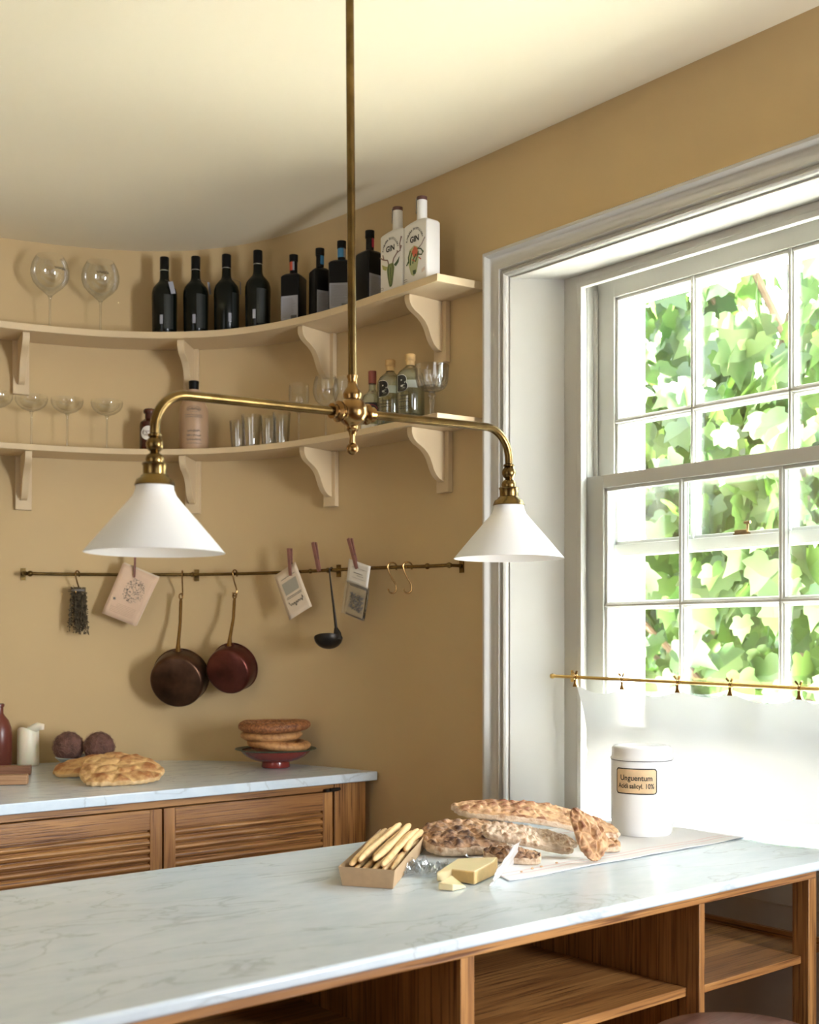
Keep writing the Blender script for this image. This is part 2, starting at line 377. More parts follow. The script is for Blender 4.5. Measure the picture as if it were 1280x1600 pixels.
# window recess lining and frame
struct_w = thing('window_1', None, None); struct_w['kind'] = 'structure'
m = MB()
t = .012
for s, yf, yb in ((1, YS1, YB1), (-1, YS0, YB0)):
    m.prism([(XW-.002, yf-s*.0), (XF, yb), (XF, yb+s*.004), (XW-.002, yf+s*.004)], (0, 0, 0), (1,0,0), (0,1,0), (0,0,ZH)) if 0 else None
    d = Vector((XF-XW, yb-yf)); nn = Vector((-d.y, d.x)).normalized()*(-s)*.004
    if nn.y*s > 0: nn = -nn
    m.prism([(XW-.005, yf), (XF, yb), (XF+nn.x, yb+nn.y), (XW-.005+nn.x, yf+nn.y)], (0, 0, 0), (1,0,0), (0,1,0), (0,0,ZH))
m.prism([(XW-.005, YS0), (XW-.005, YS1), (XF, YB1), (XF, YB0)], (0, 0, ZH-.004), (1,0,0), (0,1,0), (0,0,.0035))
m.build('reveal_lining', M_trim, struct_w, smooth=0)
# architrave: moulded profile swept round the opening
prof = [(0, 0), (0, .034), (.004, .040), (.011, .040), (.015, .034), (.016, .027), (.020, .022), (.030, .019), (.044, .020), (.048, .024), (.053, .024), (.056, .013), (.062, .012), (.064, .018), (.069, .022), (.074, .018), (.076, .010), (.078, 0)]
m = MB(); path = [(YS1, 0), (YS1, ZH), (YS0, ZH), (YS0, 0)]
nrm = [(1, 0), (1, 1), (-1, 1), (-1, 0)]
k = len(prof); vs = []
for (y, z), (a, b) in zip(path, nrm):
    for o, h in prof: vs.append((XW-h, y+a*(.078-o-.0), z+b*(.078-o)))
fs = [(i*k+j, i*k+(j+1) % k, (i+1)*k+(j+1) % k, (i+1)*k+j) for i in range(3) for j in range(k)]
m.add(vs, fs); m.build('architrave', M_trim, struct_w, smooth=50)
# frame face, jamb boxes, parting beads
m = MB()
YI1, YI0 = 2.251, 1.339            # inner edge of frame face
ZI = CZ+.976
for s, yb, yi in ((1, YB1, YI1), (-1, YB0, YI0)):
    m.box((XF-.001, min(yb, yi), .0), (2.515, max(yb, yi), ZH-.004))
    a, b = sorted((yi+s*.004, yb+s*.02)); m.box((2.515, a, .80), (2.64, b, ZH+.02))
    a, b = sorted((yi-s*.010, yi+s*.006)); m.box((XF-.004, a, .90), (2.500, b, ZI))
    a, b = sorted((yi-s*.006, yi+s*.01)); m.box((2.548, a, .86), (2.556, b, ZI))
m.box((XF-.001, YI0, ZI), (2.515, YI1, ZH-.004)); m.box((XF-.004, YI0-.006, ZI-.006), (2.500, YI1+.006, ZI+.01))
m.box((2.515, YI0, ZI+.022), (2.64, YI1, ZH+.02)); m.box((2.515, YI0-.01, .83), (2.64, YI1+.01, .862))
m.build('window_frame', M_trim, struct_w, smooth=0, bevel=.002)
# apron panelling under the window
m = MB(); m.box((2.49, YB0, 0), (2.52, YB1, .86)); m.box((2.478, YB0, 0), (2.49, YB1, .10)); m.box((2.478, YB0, .75), (2.49, YB1, .86))
m.box((2.482, 1.86, .1), (2.49, 1.90, .75)); m.box((2.47, YB0, .862), (2.53, YB1, .868))
m.build('apron_panel', M_trim, struct_w, smooth=0, bevel=.003)
def sash(X, th, zt, zb, top, bot, bar_z, bars, yo=(2.253, 1.337), yi=(2.192, 1.397)):
    m = MB()
    m.box((X, yi[0], zb), (X+th, yo[0], zt)); m.box((X, yo[1], zb), (X+th, yi[1], zt))
    m.box((X, yi[1], zt-top), (X+th, yi[0], zt)); m.box((X, yi[1], zb), (X+th, yi[0], zb+bot))
    for (ya, yb2) in ((yi[0]-.009, yi[0]), (yi[1], yi[1]+.009)): m.box((X+.007, ya, zb+bot), (X+th-.004, yb2, zt-top))
    for (za, zb2) in ((zb+bot, zb+bot+.009), (zt-top-.009, zt-top), ): m.box((X+.007, yi[1], za), (X+th-.004, yi[0], zb2))
    sec = [(.002, -.0035), (.002, .0035), (.007, .0048), (.010, .0085), (.018, .0105), (.020, .0125), (th-.010, .0125), (th-.010, -.0125), (.020, -.0125), (.018, -.0105), (.010, -.0085), (.007, -.0048)]
    for y in bars: m.prism([(X+a, y+b) for a, b in sec], (0, 0, zb+bot), (1,0,0), (0,1,0), (0,0,zt-top-zb-bot))
    for z in bar_z: m.prism([(X+a, z+b) for a, b in sec], (0, yi[1], 0), (1,0,0), (0,0,1), (0,yi[0]-yi[1],0))
    o = m.build('sash', M_sash, struct_w, smooth=0, bevel=.0015, seg=1)
    g = MB(); yy = [yi[1]]+sorted(bars)+[yi[0]]; zz = [zb+bot]+sorted(bar_z)+[zt-top]
    g.box((X+th-.009, yi[1]+.003, zb+bot+.003), (X+th-.007, yi[0]-.003, zt-top-.003)); g.build('pane', M_pane, o, smooth=0)
    return o
up = sash(2.560, .036, CZ+.998, CZ+.232, .052, .032, [CZ+.603], [1.645, 1.932])
lo = sash(2.516, .034, CZ+.452, CZ-.300, .035, .060, [CZ+.0957], [1.642, 1.936])
# brass sash lift on the upper sash's bottom rail (seen through the lower sash)
m = MB(); yl = Y_at_X(1160, 2.55)
m.tube([(2.552, yl+.022, CZ+.272), (2.552, yl-.016, CZ+.272)], .0045); m.tube([(2.552, yl-.014, CZ+.272), (2.552, yl-.014, CZ+.292)], .0035); m.tube([(2.552, yl-.005, CZ+.293), (2.552, yl-.022, CZ+.293)], .004)
m.box((2.549, yl-.02, CZ+.264), (2.556, yl+.026, CZ+.268))
m.build('sash_fastener', M_brassb, up)

# ------------------------------------------------------------------ ISLAND
ZT = .90
XE = 2.476
isl = thing('kitchen_island', 'oak island unit with open shelves under the pale marble worktop', 'island', (0, 0, 0))
m = MB(); m.box((-.28, 1.43, ZT-.040), (2.33, 1.455, ZT-.020)); m.build('top_rail', M_wx, isl, bevel=.002)
for x0, x1 in ((.72, .745), (1.303, 1.333), (1.927, 1.944)):
    m = MB(); m.box((x0, 1.435, .0), (x1, 2.19, ZT-.040) if x1 < 1.9 or 1 else 0); m.build('divider', M_wz, isl, bevel=.001)
m = MB(); m.box((2.308, 1.435, 0), (2.338, 1.475, ZT-.040)); m.build('post', M_wz, isl, bevel=.001)
m = MB(); m.box((2.308, 2.14, 0), (2.338, 2.19, ZT-.040)); m.build('post', M_wz, isl, bevel=.001)
zs = .692
for x0, x1, y0 in ((-.28, .72, 1.47), (.745, 1.303, 1.47), (1.333, 1.927, 1.465)):
    m = MB(); m.box((x0, y0, zs-.018), (x1, 2.12, zs)); m.build('shelf', M_wx, isl, bevel=.001)
m = MB(); m.box((1.944, 1.452, zs-.016), (2.306, 2.18, zs)); m.box((2.306, 1.478, zs-.016), (2.43, 2.136, zs)); m.build('shelf', M_wx, isl, bevel=.001)
m = MB(); m.box((2.416, 1.478, zs), (2.43, 2.136, zs+.016)); m.build('shelf_lip', M_wy, isl, bevel=.001)
m = MB(); m.box((-.28, 2.12, .0), (1.927, 2.14, ZT-.040)); m.build('back_panel', M_wz, isl)
m = MB(); m.box((-.28, 1.435, .06), (1.927, 2.12, .08)); m.build('bottom_board', M_wx, isl)
m = MB(); m.box((-.30, 1.43, .0), (-.28, 2.19, ZT-.02)); m.build('end_panel', M_wz, isl)
m = MB(); m.box((-.32, 1.41, ZT-.020), (XE, 2.238, ZT))
tag(m.build('marble_worktop', M_marble, bevel=.006, seg=3), 'long pale grey veined marble worktop of the island, running up to the window', 'worktop')
# ------------------------------------------------------------------ BACK COUNTER
ZB = .96
ch = thing('louvred_cupboard', 'long oak cupboard with louvred doors under the far marble counter', 'cupboard')
m = MB(); back = [p+Vector((-p.x+.4, 3.0-p.y)).normalized()*.014 for p in line if p.y > 3.03]
poly = [(2.345, 2.97)]+[(p.x, p.y) for p in back]+[(-1.545, 2.97)]
m.prism(poly, (0, 0, ZB-.028), (1,0,0), (0,1,0), (0,0,.028))
tag(m.build('marble_counter', M_marble, bevel=.003), 'far marble counter filling the curved end of the room, above the louvred cupboard', 'counter')
m = MB(); m.box((-1.52, 3.005, ZB-.052), (2.318, 3.03, ZB-.028)); m.build('top_rail', M_wx, ch, bevel=.001)
m = MB(); m.box((2.200, 3.0, 0), (2.320, 3.6, ZB-.0285)); m.build('end_panel', M_wz, ch, bevel=.001)
m = MB(); m.box((-1.52, 3.032, .02), (2.198, 3.05, ZB-.052)); m.build('carcass', pm('cupboard_inside', (.10, .045, .018), .7), ch)
def door(x0, x1):
    zt = ZB-.055; zb = .12; y = 3.0
    d = MB(); st = .036; top = .055
    d.box((x0, y, zb), (x0+st, y+.022, zt)); d.box((x1-st, y, zb), (x1, y+.022, zt)); d.box((x0+st*.5, y+.0205, zb+.01), (x1-st*.5, y+.0225, zt-.01))
    o = d.build('door', M_wz, ch, bevel=.0015)
    for za, zc_ in ((zt-top, zt), (zb, zb+.08)): d = MB(); d.box((x0+st, y, za), (x1-st, y+.022, zc_)); d.build('door_rail', M_wx, o, bevel=.0015)
    d = MB(); z = zt-top-.006; xa, xb = x0+st, x1-st
    d.box((xa, y+.013, zb+.08), (xb, y+.02, zt-top))
    while z > zb+.1:
        pr = [(y+.013, z), (y+.006, z-.001), (y+.001, z-.006), (y+.001, z-.011), (y+.005, z-.0165), (y+.013, z-.0195)]
        d.prism(pr, (xa, 0, 0), (0,1,0), (0,0,1), (xb-xa, 0, 0)); z -= .0218
    d.build('louvre_slats', M_wx, o, smooth=60)
xs = 1.612
for a, b in ((-1.5, -.935), (-.93, -.37), (-.365, .195), (.20, .76), (.765, 1.038), (1.041, 1.609), (1.615, 2.192)): door(a, b)
m = MB(); m.box((2.158, 2.985, ZB-.052), (2.205, 3.0, ZB-.044)); m.tube([(2.17, 2.982, ZB-.045), (2.207, 2.982, ZB-.045)], .005); m.build('hinge', M_iron, ch)

# ------------------------------------------------------------------ SHELVES
ZS1, ZS2 = CZ+1.02, CZ+.633
def make_shelf(z, label, th, cols):
    root = thing('curved_shelf', label, 'shelf', (0, 0, z), 0, 'curved wall shelves')
    idx = [i for i in range(len(FD)) if FD[i].y >= 2.519]
    F = [FD[i] for i in idx]; W = [off(i, WD-.001) for i in idx]; n = len(F)
    F[0] = Vector((F[0].x, 2.52)); W[0] = Vector((W[0].x, 2.50))
    vs = []
    for f, w_ in zip(F, W): vs += [(f.x, f.y, 0), (f.x, f.y, -th), (w_.x, w_.y, 0), (w_.x, w_.y, -th)]
    fs = [(0, 2, 3, 1), ((n-1)*4, (n-1)*4+1, (n-1)*4+3, (n-1)*4+2)]
    for i in range(n-1):
        a, b = i*4, i*4+4; fs += [(a, b, b+2, a+2), (a+1, a+3, b+3, b+1), (a, a+1, b+1, b), (a+2, b+2, b+3, a+3)]
    m = MB(); m.add(vs, fs); m.build('shelf_board', M_shelf, root, smooth=20, bevel=.0015)
    pr = [(0, 0), (.128, 0), (.129, -.012), (.126, -.024), (.119, -.035), (.108, -.044), (.094, -.051), (.080, -.059), (.067, -.070), (.057, -.084), (.050, -.099), (.043, -.115), (.033, -.130), (.020, -.141), (.008, -.146), (0, -.147)]
    for px in cols:
        (p, nn) = shelf_pt(px, WD-.002); nn3 = Vector((nn.x, nn.y, 0)); tt = Vector((nn.y, -nn.x, 0))
        o = Vector((p.x, p.y, -th-.0005))
        b = MB(); b.prism(pr, o-nn3*.016-tt*.011, -nn3, (0,0,1), tt*.022); br = b.build('bracket', M_shelf, root, smooth=40, bevel=.001)
        b = MB(); b.prism([(-.026, 0), (.026, 0), (.026, -.178), (-.026, -.178)], o-nn3*.017, tt, (0,0,1), nn3*.0175); b.build('backing_board', M_shelf, br, bevel=.001)
make_shelf(ZS1, 'upper cream curved wall shelf holding the dark bottles and white gin bottles', .022, (32, 300, 517, 694))
make_shelf(ZS2, 'lower cream curved wall shelf holding stemware, tumblers and the clear bottles', .019, (36, 303, 520, 698))

def face_cam(p, extra=0): return math.atan2(p[1], p[0])-pi/2+extra      # local -Y looks at the camera
def on_shelf(px, o, z): p, nn = shelf_pt(px, o); return (p.x, p.y, z+.0005)
EPS = .0008
# --- balloon glasses
def shell(prof, th=.0012):
    return prof+[(max(r-th, 0), z+(th if r < 1e-6 else 0)) for r, z in reversed(prof)]
def arc(cx, cz, r, a0, a1, n, sx=1): return [(cx+r*cos(R(a0+(a1-a0)*i/n))*sx, cz+r*sin(R(a0+(a1-a0)*i/n))) for i in range(n+1)]
def make_stem(name, label, cat, group, foot, stem_r, stem_h, bowl, loc):
    root = thing(name, label, cat, loc, 0, group)
    m = MB(); m.lathe([(0, 0), (foot, 0), (foot, .0015), (foot*.5, .004), (stem_r*1.6, .009), (stem_r, .02), (stem_r, stem_h-.012), (stem_r*1.8, stem_h-.002), (stem_r*2.2, stem_h+.0005), (0, stem_h+.001)], 28)
    m.build('stem', M_glass, root, smooth=50)
    m = MB(); m.lathe(bowl, 40); b = m.build('bowl', M_glass, root, smooth=50)
    return root, b
bowl = [(.004, .114), (.010, .119), (.022, .130), (.040, .145), (.055, .163), (.0615, .183), (.062, .200), (.057, .222), (.048, .240), (.0425, .249)]
loc = on_shelf(78, .075, ZS1)
bg1, bb = make_stem('balloon_glass', 'large balloon wine glass at the left end of the upper shelf', 'glass', 'balloon glasses on the upper shelf', .038, .0035, .115, bowl, loc)
def scrawl(seed, n=22, w=.04, h=.006):
    rnd = random.Random(seed); return [(w*(i/n-.5), h*sin(i*1.9+rnd.random()*2)*(.5+rnd.random()*.6)) for i in range(n+1)]
sc = [(-.0628*0+.0625*sin(u/.0625), -.0625*cos(u/.0625), .196+v) for u, v in scrawl(3)]
m = MB(); m.tube(sc, .0008, 5); scr = m.build('script_mark', M_ink, bb)
bg1.rotation_euler.z = face_cam(loc, .55)
loc = on_shelf(157, .085, ZS1); dup(bg1, loc, face_cam(loc, .12), 'second large balloon wine glass, nearer the dark bottles on the upper shelf')
# --- champagne coupes
bowl = [(.004, .118), (.012, .121), (.030, .128), (.044, .139), (.0505, .150), (.0525, .160), (.0515, .170)]
loc = on_shelf(-6, .075, ZS2)
cp, _ = make_stem('champagne_coupe', 'champagne coupe cut off by the left edge of the photo, lower shelf', 'glass', 'coupes on the lower shelf', .032, .003, .118, bowl, loc)
for px, l in ((49, 'champagne coupe leftmost of the three whole ones on the lower shelf'), (105, 'champagne coupe in the middle of the three whole ones on the lower shelf'), (167, 'champagne coupe nearest the small amber bottle on the lower shelf')):
    dup(cp, on_shelf(px, .08, ZS2), 0, l)
# --- tumblers
def tumbler(label, loc, r, h):
    root = thing('cut_tumbler', label, 'glass', loc, 0, 'cut glass tumblers on the lower shelf')
    m = MB(); n = 48; prof = [(r*.72, 0), (r*.78, h*.1), (r*.86, h*.4), (r*.94, h*.72), (r, h), (r-.0015, h), (r*.9, h*.7), (r*.7, h*.12), (0, h*.1)]
    m.lathe([(0, 0)]+prof, n)
    for i, v in enumerate(m.v):
        zz = v.z/h; a = math.atan2(v.y, v.x)
        if .05 < zz < .62:
            k = 1+.035*sin(8*a+zz*9)*sin(8*a-zz*9); v.x *= k; v.y *= k
    m.build('glass_body', M_cut if 0 else M_glass, root, smooth=25)
    return root
for px, o, r, h, l in ((371, .06, .026, .094, 'cut glass tumbler at the left of the tumblers, short one'), (393, .075, .034, .113, 'cut glass tumbler second from left, the widest and tallest'),
                       (419, .06, .026, .10, 'cut glass tumbler third from left, lower shelf'), (440, .09, .030, .115, 'cut glass tumbler rightmost, beside the stemmed wine glass')):
    tumbler(l, on_shelf(px, o, ZS2), r, h)
# --- wine glasses
bowl = [(.004, .103), (.014, .107), (.025, .117), (.031, .132), (.033, .150), (.0325, .175), (.031, .195)]
make_stem('wine_glass', 'small tulip wine glass behind the lamp arm, left of the rounder ones', 'glass', 'stemmed glasses by the lamp pole', .030, .003, .104, bowl, on_shelf(467, .07, ZS2))
bowl = [(.004, .105), (.018, .110), (.033, .125), (.040, .145), (.041, .160), (.038, .180), (.031, .203)]
g2, _ = make_stem('wine_glass', 'round wine glass just left of the lamp hub on the lower shelf', 'glass', 'stemmed glasses by the lamp pole', .032, .003, .106, bowl, on_shelf(509, .06, ZS2))
dup(g2, on_shelf(540, .12, ZS2), 0, 'round wine glass behind the lamp pole, set back against the wall')
# --- cut crystal coupe
loc = on_shelf(691, .05, ZS2)
root = thing('crystal_coupe', 'cut crystal coupe at the right end of the lower shelf', 'glass', (loc[0], 2.60, loc[2]))
m = MB(); prof = [(0, 0), (.032, 0), (.032, .002), (.012, .006), (.0065, .012), (.0055, .03), (.0085, .052), (.0065, .058), (.010, .064), (.012, .067), (.008, .072), (.010, .076), (0, .077)]
m.lathe(prof, 12); m.build('stem', M_cut, root, smooth=20)
m = MB(); prof = [(.006, .074), (.022, .078), (.036, .086), (.043, .097), (.0455, .108), (.047, .118), (.0495, .150), (.048, .150), (.0455, .118), (.043, .106), (.034, .090), (0, .082)]
m.lathe(prof, 64)
for v in m.v:
    a = math.atan2(v.y, v.x)
    if v.z < .136: k = 1+.05*abs(sin(9*a))*(1 if v.z < .112 else .5)-.02; v.x *= k; v.y *= k
m.build('bowl', M_cut, root, smooth=15)

# --- round dark wine bottles
loc = on_shelf(257, .078, ZS1)
wb = thing('dark_wine_bottle', 'dark round shouldered bottle with a tag, leftmost of four on the upper shelf', 'bottle', loc, face_cam(loc), 'dark round bottles on the upper shelf')
m = MB(); m.lathe([(0, 0), (.038, 0), (.0405, .004), (.0425, .13), (.042, .148), (.038, .163), (.029, .175), (.019, .186), (.0155, .197), (.0145, .226), (0, .226)], 36); gb = m.build('glass_body', M_dark, wb, smooth=50)
m = MB(); m.lathe([(0, .2262), (.0152, .2262), (.0155, .267), (.0145, .269), (0, .269)], 28); m.build('cap', M_blk, wb)
m = MB(); m.lathe([(.0152, .222), (.0158, .222), (.0158, .224), (.0152, .224)], 28); m.build('neck_ring', pm('silver_foil', (.6, .6, .6), .3, 1), wb)
def curved_patch(r, a0, a1, z0, z1, n=10):
    vs = []; 
    for i in range(n+1):
        a = a0+(a1-a0)*i/n; vs += [(r*sin(a), -r*cos(a), z0), (r*sin(a), -r*cos(a), z1)]
    return vs, [(2*i, 2*i+2, 2*i+3, 2*i+1) for i in range(n)]
m = MB(); m.add(*curved_patch(.0430, -.05, .75, .02, .135)); m.build('back_label', pm('dark_label', (.007, .009, .006), .5), wb)
m = MB(); m.add(*curved_patch(.0435, -.35, -.12, .035, .065)); m.build('barcode', M_label, wb)
def tagmesh(parent, a, z):
    r = .046; c = Vector((r*sin(a), -r*cos(a), z)); t_ = Vector((cos(a), sin(a), 0)); n_ = Vector((sin(a), -cos(a), 0))
    dn = (Vector((0, 0, -1))+n_*.05+t_*.25).normalized(); sd = dn.cross(n_).normalized()
    m = MB(); q = [c-sd*.008, c+sd*.008, c+sd*.009+dn*.04, c-sd*.009+dn*.04]; m.prism([(0,0),(.017,0),(.017,.04),(0,.04)], c-sd*.008, sd, dn, n_*.001); m.build('neck_tag', M_label, parent)
    m = MB(); m.tube([(0, -.016, .19), tuple(c+n_*.001)], .0006, 4); m.build('tag_string', M_greyink, parent)
others = []
for px, l, a in ((306, 'dark round bottle, second of four from the left on the upper shelf', None), (354, 'dark round bottle, third of four from the left on the upper shelf', None), (403, 'dark round bottle, rightmost of four, beside the black square bottles', None)):
    lo_ = on_shelf(px, .078, ZS1); others.append(dup(wb, lo_, face_cam(lo_, .0), l))
tagmesh(wb, .45, .177); tagmesh(others[0], 1.05, .180); tagmesh(others[1], 1.2, .182)
others[1].rotation_euler.z += .5; others[0].rotation_euler.z += .1; others[2].rotation_euler.z -= .05

# --- square black gin bottles
def square_bottle(name, label, loc, rz, w, d, hs, ht, body, cap, neckc, nr, group, capl=.0215, capw=1.15):
    root = thing(name, label, 'bottle', loc, rz, group)
    m = MB()
    def rr(w, d, c, z, n=4):
        out = []
        for cx, cy, a0 in ((w/2-c, d/2-c, 0), (-w/2+c, d/2-c, 90), (-w/2+c, -d/2+c, 180), (w/2-c, -d/2+c, 270)):
            for i in range(n+1): a = R(a0+90*i/n); out.append((cx+c*cos(a), cy+c*sin(a), z))
        return out
    rings = [rr(w-.006, d-.006, .006, 0), rr(w, d, .007, .004), rr(w, d, .007, hs-.006), rr(w-.006, d-.006, .008, hs-.001), rr(w*.7, d*.7, .010, hs+.005), rr(nr*2.4, nr*2.2, nr, hs+.008)]
    k = len(rings[0]); vs = [v for r in rings for v in r]
    fs = [(i*k+j, i*k+(j+1) % k, (i+1)*k+(j+1) % k, (i+1)*k+j) for i in range(len(rings)-1) for j in range(k)]+[tuple(range(k-1, -1, -1)), tuple((len(rings)-1)*k+j for j in range(k))]
    m.add(vs, fs); m.lathe([(0, hs), (nr, hs), (nr, ht-capl-.0005), (0, ht-capl-.0005)], 24); m.build('glass_body', body, root, smooth=40)
    m = MB(); m.lathe([(0, ht-capl), (nr*capw, ht-capl), (nr*capw, ht), (0, ht)], 24); m.build('cap', cap, root)
    if neckc:
        for q, (c0, a0, a1) in enumerate(neckc):
            m = MB(); m.add(*curved_patch(nr+.0008, a0, a1, hs+.018, ht-.024)); m.build('neck_band', c0, root)
    return root
def rect_on(root, name, mat, x0, x1, z0, z1, y, parent=None, th=.0006):
    m = MB(); m.box((x0, y-th, z0), (x1, y, z1)); return m.build(name, mat, parent or root, smooth=0)
M_bred = pm('red_band', (.55, .08, .04), .5); M_bblue = pm('blue_band', (.05, .25, .50), .5); M_bcrim = pm('crimson_band', (.42, .02, .05), .5)
def label_lines(root, lab, x0, x1, z0, z1, y, seed=0):
    rnd = random.Random(seed); m = MB(); z = z1-.006
    while z > z0+.004:
        m.box((x0+.004, y-.0003, z), (x1-.004-rnd.random()*.015, y, z+.0009)); z -= .0034
    m.build('print_lines', M_greyink, lab, smooth=0)
for px, o, ex, w, bnd, l, lx in ((459, .070, -.42, .066, (M_bred, -1.2, .1), 'black square gin bottle with a red neck band, leftmost of four', 0),
                        (500, .075, .45, .056, (M_bblue, -.3, 1.3), 'black square gin bottle with a blue neck band, the slimmer one', 0),
                        (534, .070, -.15, .074, (M_bblue, -1.2, .6), 'black square gin bottle with a blue neck band, behind the lamp pole', 0),
                        (578, .068, .68, .066, (M_bcrim, -.2, 1.4), 'black square gin bottle with a crimson neck band, next to the white bottles', 0)):
    loc = on_shelf(px, o, ZS1)
    b = square_bottle('square_gin_bottle', l, loc, face_cam(loc, ex), w, w, .158, .228, M_blk, M_blk, [bnd, (M_label, bnd[2]+.02, bnd[2]+.5)], .0125, 'black square bottles on the upper shelf')
    yy = -w/2-.0002; lab = rect_on(b, 'paper_label', M_label, -w/2+.004, w/2-.004, .008, .088, yy); label_lines(b, lab, -w/2+.005, w/2-.005, .012, .085, yy-.0007, px)
    m = MB()
    for k in range(9): m.box((.006+k*.0022, yy-.0012, .012), (.0072+k*.0022, yy-.0007, .024))
    m.build('barcode', M_ink, lab, smooth=0)

# --- white gin bottles with printed lettering and animal heads
M_neckc = pm('brown_stopper', (.11, .045, .035), .5)
GB = {}
def white_bottle(px_c, label, animal):
    Yc = {'stag': 2.742, 'cow': 2.632}[animal]; X = 2.24
    root = square_bottle('white_gin_bottle', label, (X, Yc, ZS1+EPS), -pi/2+.0, .104, .052, .174, .250, M_wbot, M_neckc, None, .0150, 'white gin bottles on the upper shelf', .010, 1.0)
    y = -.0262
    m = MB(); fn = lambda u, v: (u, y-.0003, v)
    textinto(m, 'GIN', .023, lambda u, v: fn(u-.002, v+.118), bold=.0008)
    # arched lettering
    AS = 1.22
    s = 'KINRARA DISTILLERY'
    for i, c in enumerate(s):
        if c == ' ': continue
        a = R(168-156*i/(len(s)-1)); cx, cz = .0325*cos(a), .118+.0325*sin(a)*1.05; th = a-pi/2
        textinto(m, c, .0085, lambda u, v: fn(cx-.002+u*cos(th)-v*sin(th), cz+u*sin(th)+v*cos(th)), bold=.0003)
    m.build('lettering', M_ink, root, smooth=0, recalc=False)
    def blob(pts, mat, name, zc, lift=0):
        m = MB(); n = len(pts); m.add([fn(0, 0)[:1]+(y-.0004-lift, 0)][:0]+[(p[0]*AS, y-.0004-lift, zc+p[1]*AS) for p in pts], [tuple(range(n))]); return m.build(name, mat, root, smooth=0, recalc=False)
    def stroke(pts, r, mat, name, zc):
        m = MB()
        for P_ in pts: m.tube([(p[0]*(AS if abs(p[0]*AS) < .050 else 1), y-.0003, zc+p[1]*(AS if p[1] < .06 else 1)) for p in P_], r, 5)
        return m.build(name, mat, root)
    if animal == 'stag':
        g1 = pm('olive_green_print', (.20, .24, .08), .6); g2_ = pm('dark_green_print', (.05, .09, .04), .6); an = pm('antler_brown_print', (.22, .14, .11), .6)
        blob([(-.010,.030),(.010,.030),(.014,.018),(.011,.000),(.008,-.016),(.004,-.026),(-.004,-.026),(-.008,-.016),(-.012,.000),(-.015,.018)], g1, 'stag_head_print', .045)
        blob([(.012,.024),(.022,.030),(.034,.040),(.030,.026),(.020,.018)], g2_, 'stag_ear_print', .045, .0001)
        blob([(-.012,.024),(-.022,.028),(-.034,.034),(-.030,.022),(-.018,.016)], pm('yellow_green_print', (.38, .36, .12), .6), 'stag_ear_print', .045, .0001)
        stroke([[(-.006,.028),(-.010,.016),(-.009,.0),(-.005,-.018)], [(.006,.028),(.009,.014),(.008,-.002),(.004,-.018)], [(0,.02),(0,.004),(.002,-.01)], [(-.006,-.02),(0,-.024),(.006,-.02)]], .0011, g2_, 'stag_face_lines', .045)
        stroke([[(.008,.030),(.012,.040),(.024,.050),(.036,.064),(.042,.084),(.040,.104)], [(.026,.052),(.024,.066)], [(.037,.068),(.048,.078)], [(-.008,.030),(-.012,.040),(-.026,.044),(-.040,.052)], [(-.026,.044),(-.030,.056)]], .0021, an, 'antlers_print', .045)
    else:
        rd = pm('orange_red_print', (.55, .12, .06), .6); gr = pm('deep_green_print', (.06, .10, .04), .6); cr = pm('cream_green_print', (.42, .44, .22), .6)
        blob([(-.026,.018),(-.020,.036),(-.004,.044),(.010,.038),(.014,.022),(.012,.004),(.006,-.020),(-.004,-.028),(-.014,-.022),(-.022,-.002)], cr, 'cow_head_print', .054)
        blob([(-.012,.030),(-.002,.042),(.010,.034),(.010,.018),(-.004,.014)], rd, 'cow_fringe_print', .054, .0001)
        stroke([[(-.022,.006),(-.024,.020),(-.016,.034)], [(-.016,.0),(-.016,.014),(-.010,.028)], [(-.008,.002),(-.004,.014),(.004,.022)], [(.002,.004),(.008,.014),(.012,.026)], [(.010,.034),(.022,.030),(.030,.020)], [(.012,.020),(.024,.016),(.030,.024)], [(-.024,.010),(-.030,.002)]], .0020, gr, 'cow_hair_print', .054)
        stroke([[(.012,.034),(.024,.040),(.036,.054)]], .0016, pm('horn_grey_print', (.25, .2, .18), .6), 'horn_print', .054)
        stroke([[(-.010,.012),(0,.006)], [(.014,.012),(.022,.006)]], .0018, rd, 'cow_red_lines', .054)
        blob([(-.008,-.014),(.004,-.014),(.003,-.024),(-.006,-.024)], gr, 'cow_muzzle_print', .054, .0002)
        blob([(.024,-.018),(.036,-.014),(.036,-.022),(.024,-.026)], pm('pale_pink_print', (.62, .50, .44), .6), 'corner_print', .054)
    stroke([[(-.040+.004*i, .001*((i*7) % 3)) for i in range(4)], [(-.040, -.004), (-.028, -.003)]], .0006, M_greyink, 'small_print', .016)
    rect = MB(); rect.box((-.0155, -.0155, .231), (-.004, -.0148, .2485)); 
    m = MB(); m.add(*curved_patch(.0176, -1.3, -.5, .205, .249)); m.build('neck_seal', M_wbot, root)
white_bottle(613, 'white square gin bottle printed with a green stag head and antlers', 'stag')
white_bottle(661, 'white square gin bottle with a red and green cattle head, at the shelf end', 'cow')

